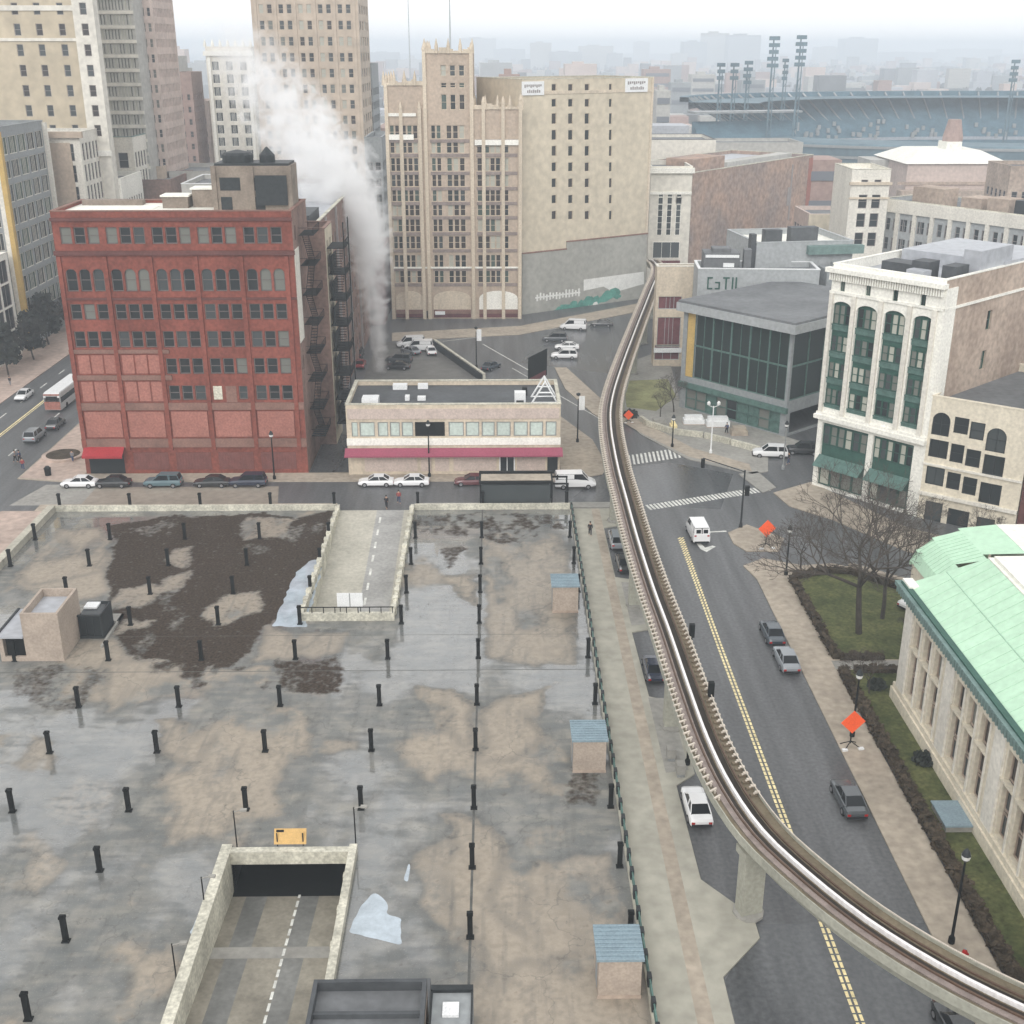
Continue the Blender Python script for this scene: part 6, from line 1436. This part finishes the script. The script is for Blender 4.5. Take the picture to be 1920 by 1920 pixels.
# ---------------- people
def skin_obj(name, nodes, edges, m, parent):
    me = bpy.data.meshes.new(name); me.from_pydata([n[:3] for n in nodes], edges, []); me.materials.append(M[m]); o = link(name, me, parent)
    sk = o.modifiers.new('Skin','SKIN'); me_sv = me.skin_vertices[0].data if me.skin_vertices else None
    if me_sv is None: return o
    for i,n in enumerate(nodes): me_sv[i].radius = (n[3],n[3])
    me_sv[0].use_root = True; s = o.modifiers.new('Subsurf','SUBSURF'); s.levels = 1; s.render_levels = 1; return o
def person(x, y, rz, label, coat='cloth_black', trousers='cloth_blue', st=.22, z=KH):
    t = thing('person',label,'person',(x,y,z),R(rz))
    n_ = [(0,0,.95,.14),(0,0,1.15,.15),(0,.0,1.38,.15),(0,0,1.5,.06),(0,.02,1.6,.085),(0,.03,1.7,.09),(-.17,0,1.42,.06),(-.24,.08,1.15,.045),(-.22,.2,.92,.035),(.17,0,1.42,.06),(.24,-.08,1.15,.045),(.22,-.12,.9,.035),
          (-.09,0,.9,.09),(-.1,st*.6,.5,.065),(-.1,st,.08,.05),(-.1,st+.16,.04,.04),(.09,0,.9,.09),(.1,-st*.3,.5,.065),(.1,-st,.1,.05),(.1,-st+.14,.04,.04)]
    e_ = [(0,1),(1,2),(2,3),(3,4),(4,5),(2,6),(6,7),(7,8),(2,9),(9,10),(10,11),(0,12),(12,13),(13,14),(14,15),(0,16),(16,17),(17,18),(18,19)]
    skin_obj('body',n_,e_,'skin',t)
    c = [(0,0,.86,.19),(0,0,1.15,.185),(0,0,1.4,.17),(-.18,0,1.41,.075),(-.25,.08,1.15,.065),(-.22,.18,.98,.055),(.18,0,1.41,.075),(.25,-.08,1.15,.065),(.22,-.11,.96,.055)]
    skin_obj('coat',c,[(0,1),(1,2),(2,3),(3,4),(4,5),(2,6),(6,7),(7,8)],coat,t)
    c = [(0,0,.92,.15),(-.1,.01,.85,.10),(-.1,st*.6,.5,.085),(-.1,st,.12,.07),(.1,.0,.85,.10),(.1,-st*.3,.5,.085),(.1,-st,.14,.07)]
    skin_obj('trousers',c,[(0,1),(1,2),(2,3),(0,4),(4,5),(5,6)],trousers,t)
    b = MB(); b.lathe([(.10,1.66),(.115,1.73),(.09,1.80),(.03,1.83)],8,0,.01); b.build('hair','hair',t)
    return t
person(*G(725,955),170,'person in black walking on the far ramp mouth, left of two','cloth_black','cloth_black')
person(*G(748,945),200,'person in a red top walking at the far ramp mouth, right of two','cloth_red','cloth_blue')
person(10.9,128.4,180,'person in black walking alone on the wide sidewalk right of the deck','cloth_black','cloth_black')
for (x,y,rz,l,c1,c2) in [(30,868,80,'person in grey walking on the pink plaza, leftmost','cloth_grey','cloth_black'),(38,868,80,'person in blue walking beside the grey one on the pink plaza','cloth_blue','cloth_black'),(44,883,30,'person in red on the pink plaza kerb','cloth_red','cloth_blue'),
   (137,868,0,'person in grey near the left corner of the red building','cloth_grey','cloth_blue'),(1362,815,20,'worker in dark clothes by the plaza lamp post','cloth_blue','cloth_black'),(1478,872,100,'person in black crossing near the white and green building','cloth_black','cloth_blue'),(205,885,90,'person in dark clothes under the red awning','cloth_black','cloth_black'),
   (20,725,0,'person in dark clothes on the far left sidewalk','cloth_black','cloth_grey')]: person(*G(x,y),rz,l,c1,c2)
# ---------------- stadium
t = thing('baseball_stadium','hazy blue-green baseball stadium bowl with tiered seats','stadium',(235,545,0))
cx,cy = 0,0
def ring(b, prof, a0, a1, n=48, sx=1.0, sy=.55, m=0):
    base = len(b.v); k_ = len(prof)
    for i in range(n+1):
        a = a0+(a1-a0)*i/n
        for r_,z in prof: b.v.append((sx*r_*math.cos(a), sy*r_*math.sin(a), z))
    for i in range(n):
        for k in range(k_-1): q = base+i*k_+k; b.f.append((q,q+1,q+k_+1,q+k_)); b.m.append(m)
b = MB(); ring(b,[(112,6),(112,12),(150,31),(150,33.5)],R(10),R(178)); b.build('upper_deck','stadium_seat',t)
b = MB(); ring(b,[(150,33.5),(154,33.6),(154,31.5),(118,31.0)],R(10),R(178)) ; b.build('roof_canopy','stadium_steel',t)
b = MB(); ring(b,[(80,2),(112,10)],R(10),R(178)); b.build('lower_deck','stadium_seat',t)
b = MB(); rr = random.Random(2)
for i in range(44):
    a = R(12)+R(164)*i/44; b.tube((150*math.cos(a),.55*150*math.sin(a),33),(118*math.cos(a),.55*118*math.sin(a),13),.5,n=4)
    for j in range(3):
        a2 = a+R(rr.uniform(0,3)); f = 112+rr.uniform(0,14); b.box(f*math.cos(a2),.55*f*math.sin(a2)-1,12+(f-112)*.5,f*math.cos(a2)+1.5,.55*f*math.sin(a2),14+(f-112)*.5)
b.build('truss','steel',t)
b = MB(); ring(b,[(150,28),(150,30.5)],R(10),R(178)); 
ring(b,[(112,11.5),(111.5,13)],R(10),R(178)); b.build('light_band','roof_light',t)
b = MB(); ring(b,[(150,0),(150,17),(146,18.5),(120,19)],R(182),R(350)); b.build('outer_wall','stadium_steel',t)
b = MB(); ring(b,[(151,13),(151,14)],R(182),R(350)); ring(b,[(151,17),(151,18)],R(182),R(350)); 
for i in range(30):
    a = R(182)+R(168)*i/30; b.box(151*math.cos(a)-3,.55*151*math.sin(a)-.5,6+(i%3)*3,151*math.cos(a)+3,.55*151*math.sin(a),8+(i%3)*3)
b.build('light_band','steel',t)
t = thing('grandstand','separate small hazy grandstand left of the main stadium bowl','stadium',(102,512,0),R(12))
b = MB(); b.poly([(-18,-14,8),(26,-14,8),(26,10,25),(-18,10,25)]); b.poly([(-18,10,25),(26,10,25),(26,10,0),(-18,10,0)]); b.poly([(-18,-14,0),(26,-14,0),(26,-14,8),(-18,-14,8)]); b.poly([(-18,-14,0),(-18,-14,8),(-18,10,25),(-18,10,0)]); b.build('seats','stadium_seat',t)
b = MB(); b.box(-20,2,28.5,28,11,29.3); b.box(-20,-15,7.5,28,-14.1,9.5); b.build('canopy','steel',t)
for n_,(x,yt,yb,Y_,w,l) in enumerate([(1453,68,200,515,4.2,'tall stadium light tower, left of the tall pair'),(1504,66,205,515,4.2,'tall stadium light tower, right of the tall pair'),(1352,118,215,530,3.2,'shorter stadium light tower, first from the left'),(1378,118,215,530,3.2,'shorter stadium light tower, second from the left'),(1404,114,215,530,3.2,'shorter stadium light tower, third from the left'),(1474,110,200,580,2.6,'small stadium light tower between the tall pair'),(1905,112,215,560,3.4,'stadium light tower at the right edge of the photo')]):
    X_,zt_ = AY(x,yt,Y_); zb_ = AY(x,yb,Y_)[1]; t = thing('light_tower',l,'light tower',(X_,Y_,0),0,'stadium light towers'); b = MB()
    b.tube((-.5,0,0),(-.3,0,zt_),.55,.3,n=5); b.tube((1.2,0,0),(.8,0,zt_-3),.3,.2,n=4)
    for k in range(9): b.tube((-.5,0,8+k*4),(1.1,0,11+k*4),.14,n=3) if 11+k*4 < zt_ else None
    b.build('mast','stadium_steel',t); b = MB(); nrow = max(3,int((zt_-zb_)*.5/2.6))
    for k in range(nrow): b.box(-w/2+rnd.uniform(-.3,.3),-.5,zt_-1.5-k*2.6,w/2+rnd.uniform(-.3,.3),.4,zt_-k*2.6)
    b.build('lamp_rack','stadium_steel',t)
for n_,(x,yt,Y_,l) in enumerate([(843,10,900,'thin antenna mast behind the gothic tower'),(765,0,1500,'very faint antenna mast right of the tall tan tower')]):
    X_,zt_ = AY(x,yt,Y_); t = thing('antenna_mast',l,'antenna',(X_,Y_,0)); b = MB(); b.tube((0,0,0),(0,0,zt_*1.05),1.5,.5,n=4); b.build('mast','steel',t); b = MB(); b.box(-2,-2,0,2,2,4); b.build('base','steel',t)
# ---------------- skyline
def far_b(label, x0, x1, yt, Y_, m, cap=True):
    a = AY(x0,90,Y_)[0]; c = AY(x1,90,Y_)[0]; h = AY(x0,yt,Y_)[1]; t = thing('distant_building',label,'building',(a,Y_,0)); b = MB(); w = c-a; dp = min(90,max(15,w))
    nb = max(2,int(w/7)); nf = max(2,int(h/7)); b.box(0,0,0,w,dp,h)
    b.build('wall',m,t)
    if Y_ < 1000:
        for f in range(nf): b = MB(); b.box(w*.06,-.4,h*(f+.3)/nf,w*.94,-.05,h*(f+.62)/nf); b.build('window_band','haze_window',t)
    b = MB()
    if cap: b = MB(); b.box(w*.25,dp*.2,h,w*.6,dp*.7,h+max(2,h*.05)); b.build('penthouse',m,t)
    return t
FB = [(995,1034,80,1150,'blue-grey hazy block at the left end of the wide distant complex'),(1030,1092,97,1150,'low wide hazy block in the distant complex above the cream tower'),(1088,1150,86,1180,'hazy upper block in the middle of the distant complex'),(1140,1168,100,1150,'hazy block at the right end of the distant complex'),
 (862,930,72,1600,'faint broad block just right of the gothic tower crown'),(925,985,92,1500,'faint low block left of the distant complex'),(1190,1218,78,1700,'faint narrow block right of the distant complex'),
 (1282,1326,78,1250,'hazy stepped tower, lowest of the right group'),(1320,1366,62,1280,'hazy tower in the middle of the right group'),(1366,1426,66,1260,'hazy broad tower at the right of the right group'),(1262,1290,100,1200,'hazy low shoulder block left of the right group'),
 (1584,1646,72,1500,'faint square block right of the tall light towers'),(1536,1590,88,1550,'faint lower block left of the square one'),(1660,1760,98,1700,'faint wide block above the stadium'),(1770,1880,92,1900,'very faint wide block near the right edge'),
 (690,745,98,1300,'faint block right of the tall tan tower'),(745,800,112,1100,'faint low block left of the gothic crown'),(310,345,92,900,'faint tower above the grey parking block'),(345,400,118,850,'faint block left of the white stone tower'),
 (1210,1260,130,760,'pinkish hazy mid-rise right of the cream tower'),(1300,1345,140,720,'mauve hazy slab left of the small light towers'),(1262,1300,155,640,'blue hazy low block above the grandstand'),(1060,1120,120,900,'mauve hazy block behind the cream tower roof'),(900,960,118,800,'blue hazy block between the gothic crown and the cream tower'),
 (935,975,140,520,'dark pitched block behind the right shoulder of the gothic tower'),(1235,1262,170,520,'low pink block beside the cream tower'),(1395,1440,150,700,'pale block behind the small light towers')]
cm_ = ['tower_grey','grey_panel','tower_pink','grey_panel_light','tower_brown']
for n_,(a,c,yt,Y_,l) in enumerate(FB): far_b(l,a,c,yt,Y_*2.8 if Y_ >= 1000 else Y_*1.3 if Y_ > 600 else Y_,cm_[n_%5] if Y_ < 1000 else ['tower_grey','grey_panel'][n_%2])
# the mass of low roofs and bare woods beyond, past counting
rr = random.Random(77); b = MB()
for k in range(5200):
    Y_ = 430+ (rr.random()**1.6)*4200; X_ = rr.uniform(-.5,.55)*Y_
    if X_ > 40 and Y_ < 680: continue
    w = rr.uniform(8,26); d_ = rr.uniform(8,24); h = rr.choice((5,6,7,8,9,12,16)) if rr.random() < .93 else (rr.uniform(18,34) if Y_ > 1000 else 12); m_ = rr.randrange(6); b.box(X_,Y_,0,X_+w,Y_+d_,h,m_,nob=True)
tag(b.build('distant_rooftops',['tower_brown','tower_grey','roof_light','grey_panel','tower_pink','roof_grey']),kind='stuff',label='mass of small distant roofs fading into haze')
b = MB()
for k in range(9000):
    Y_ = 420+(rr.random()**1.5)*3600; X_ = rr.uniform(-.5,.55)*Y_
    if X_ > 40 and Y_ < 680: continue
    h = rr.uniform(5,13); r_ = rr.uniform(2,5)
    for j in range(3):
        a = rr.uniform(0,3.14); u = Vector((math.cos(a),math.sin(a),0))*r_; p = Vector((X_+rr.uniform(-2,2),Y_+rr.uniform(-2,2),0)); b.poly([p-u*.5,p+u*.5,p+u+Vector((0,0,h*.7)),p+Vector((0,0,h)),p-u+Vector((0,0,h*.6))])
tag(b.build('distant_woods','bark'),kind='stuff',label='mass of distant bare trees between the far roofs')
# mid distance blocks that fill the ground between the near buildings and the far city
for n_,(x0,x1,yt,Y_,m,l) in enumerate([(1216,1300,236,440,'roof_light','pale low warehouse left of the stadium'),(1060,1216,215,430,'tower_grey','grey low block hidden behind the cream tower'),(700,960,240,420,'tower_brown','brown low block behind the gothic tower'),(1500,1600,300,345,'tower_brown','small brown block between the brick wall and the cream pavilion'),(1655,1705,300,420,'tower_grey','small grey block left of the pale roofed theatre'),(430,500,250,450,'tower_grey','grey block behind the white stone tower')]): far_b(l,x0,x1,yt,Y_,m,False)
# ---------------- steam (soft volumes)
def steam_mat(i, dens):
    kc = 2.0 + max(0, i-5)*.22
    m = bpy.data.materials.new('steam'); m.use_nodes = True; nt = m.node_tree; N = nt.nodes; L = nt.links
    N.remove(N['Principled BSDF']); v = N.new('ShaderNodeVolumePrincipled'); v.inputs['Color'].default_value = (1,1,1,1); v.inputs['Anisotropy'].default_value = 0.2
    tc = N.new('ShaderNodeTexCoord'); ln = N.new('ShaderNodeVectorMath'); ln.operation = 'LENGTH'; L.new(tc.outputs['Object'], ln.inputs[0])
    geo = N.new('ShaderNodeNewGeometry'); nz = N.new('ShaderNodeTexNoise'); nz.inputs['Scale'].default_value = .30; nz.inputs['Detail'].default_value = 7; nz.inputs['Roughness'].default_value = .7; nz.inputs['Distortion'].default_value = 1.2
    L.new(geo.outputs['Position'], nz.inputs['Vector'])
    a = N.new('ShaderNodeMath'); a.operation = 'MULTIPLY_ADD'; a.inputs[1].default_value = kc; a.inputs[2].default_value = -.08-kc*.5; L.new(nz.outputs['Fac'], a.inputs[0])
    s = N.new('ShaderNodeMath'); s.operation = 'SUBTRACT'; L.new(a.outputs[0], s.inputs[0]); L.new(ln.outputs['Value'], s.inputs[1])
    r_ = N.new('ShaderNodeMapRange'); r_.inputs[1].default_value = -.95; r_.inputs[2].default_value = -.1; r_.inputs[3].default_value = 0; r_.inputs[4].default_value = dens; L.new(s.outputs[0], r_.inputs[0])
    L.new(r_.outputs[0], v.inputs['Density']); L.new(v.outputs[0], N['Material Output'].inputs['Volume']); return m
st = thing('steam_plume','white steam plume rising from the street and drifting left across the towers','steam',(-20.9,204,0))
bm = bmesh.new(); bmesh.ops.create_icosphere(bm, subdivisions=3, radius=1.0)
sme = bpy.data.meshes.new('puff'); bm.to_mesh(sme); bm.free()
SP = [(712,688,1.5,2.6,.42),(712,655,1.6,2.8,.42),(710,620,2.0,3.2,.42),(706,580,2.5,3.6,.40),(702,540,3.0,3.8,.38),(697,498,3.8,4.4,.34),(690,452,4.6,4.8,.30),(676,410,5.8,5.0,.26),(655,372,6.8,5.0,.23),(628,335,7.6,5.4,.20),(600,298,7.8,6.0,.15),(568,258,7.6,6.5,.11),(538,215,7.4,7.0,.085),(508,172,7.2,7.0,.065),(475,135,6.8,7.0,.05),(440,105,6.4,6.0,.035)]
for i,(x,y,rx_,rz_,dn) in enumerate(SP):
    X_,Z_ = AY(x,y,204); me = sme.copy(); me.materials.append(steam_mat(i,dn*(1.7 if i < 6 else 2.3))); o = link('puff',me,st,(X_+20.9,rnd.uniform(-.6,.6),Z_)); o.scale = (rx_*1.12,rx_*.9,rz_*1.3); o.rotation_euler = (0,R(0 if i < 7 else -38),0)
# ---------------- haze, sky, light
hz = MB(); hz.box(-2600,-30,-7,2600,6000,80); m = bpy.data.materials.new('haze'); m.use_nodes = True; nt = m.node_tree; nt.nodes.remove(nt.nodes['Principled BSDF'])
v = nt.nodes.new('ShaderNodeVolumePrincipled'); v.inputs['Color'].default_value = (0.84,0.92,1.0,1); v.inputs['Density'].default_value = 0.00055; v.inputs['Anisotropy'].default_value = 0.2; nt.links.new(v.outputs[0], nt.nodes['Material Output'].inputs['Volume'])
tag(hz.build('haze', m), kind='stuff', label='pale blue winter haze over the whole city')
w = bpy.data.worlds.new('World'); S.world = w; w.use_nodes = True; nt = w.node_tree; N = nt.nodes; L = nt.links
sky = N.new('ShaderNodeTexSky'); sky.sky_type = 'NISHITA'; sky.sun_disc = False; sky.sun_elevation = R(33); sky.sun_rotation = R(190); sky.air_density = 1.0; sky.dust_density = 4.0; sky.ozone_density = 1.0
hs = N.new('ShaderNodeHueSaturation'); hs.inputs['Saturation'].default_value = .10; hs.inputs['Value'].default_value = 1.0
L.new(sky.outputs[0], hs.inputs['Color']); ov = N.new('ShaderNodeMix'); ov.data_type = 'RGBA'; ov.inputs[0].default_value = .85; ov.inputs[7].default_value = (7.2,7.2,7.2,1)   # overcast layer over the clear sky
L.new(hs.outputs[0], ov.inputs[6]); L.new(ov.outputs[2], N['Background'].inputs['Color']); N['Background'].inputs['Strength'].default_value = 0.15
sd = bpy.data.lights.new('sun','SUN'); sd.energy = 0.9; sd.angle = R(28); sd.color = (1,.965,.92); so = bpy.data.objects.new('sun', sd); COL.objects.link(so)
el, az = R(33), R(190)      # azimuth measured clockwise from +Y
d = Vector((math.sin(az)*math.cos(el), math.cos(az)*math.cos(el), math.sin(el))); so.rotation_euler = d.to_track_quat('Z','Y').to_euler(); so.location = (0,0,300)
S.view_settings.view_transform = 'Standard'; S.view_settings.look = 'None'; S.view_settings.gamma = 1; S.view_settings.exposure = 0.40
S.render.engine = 'CYCLES'
try: S.cycles.volume_bounces = 8; S.cycles.volume_step_rate = 1.0; S.cycles.volume_max_steps = 256
except Exception: pass
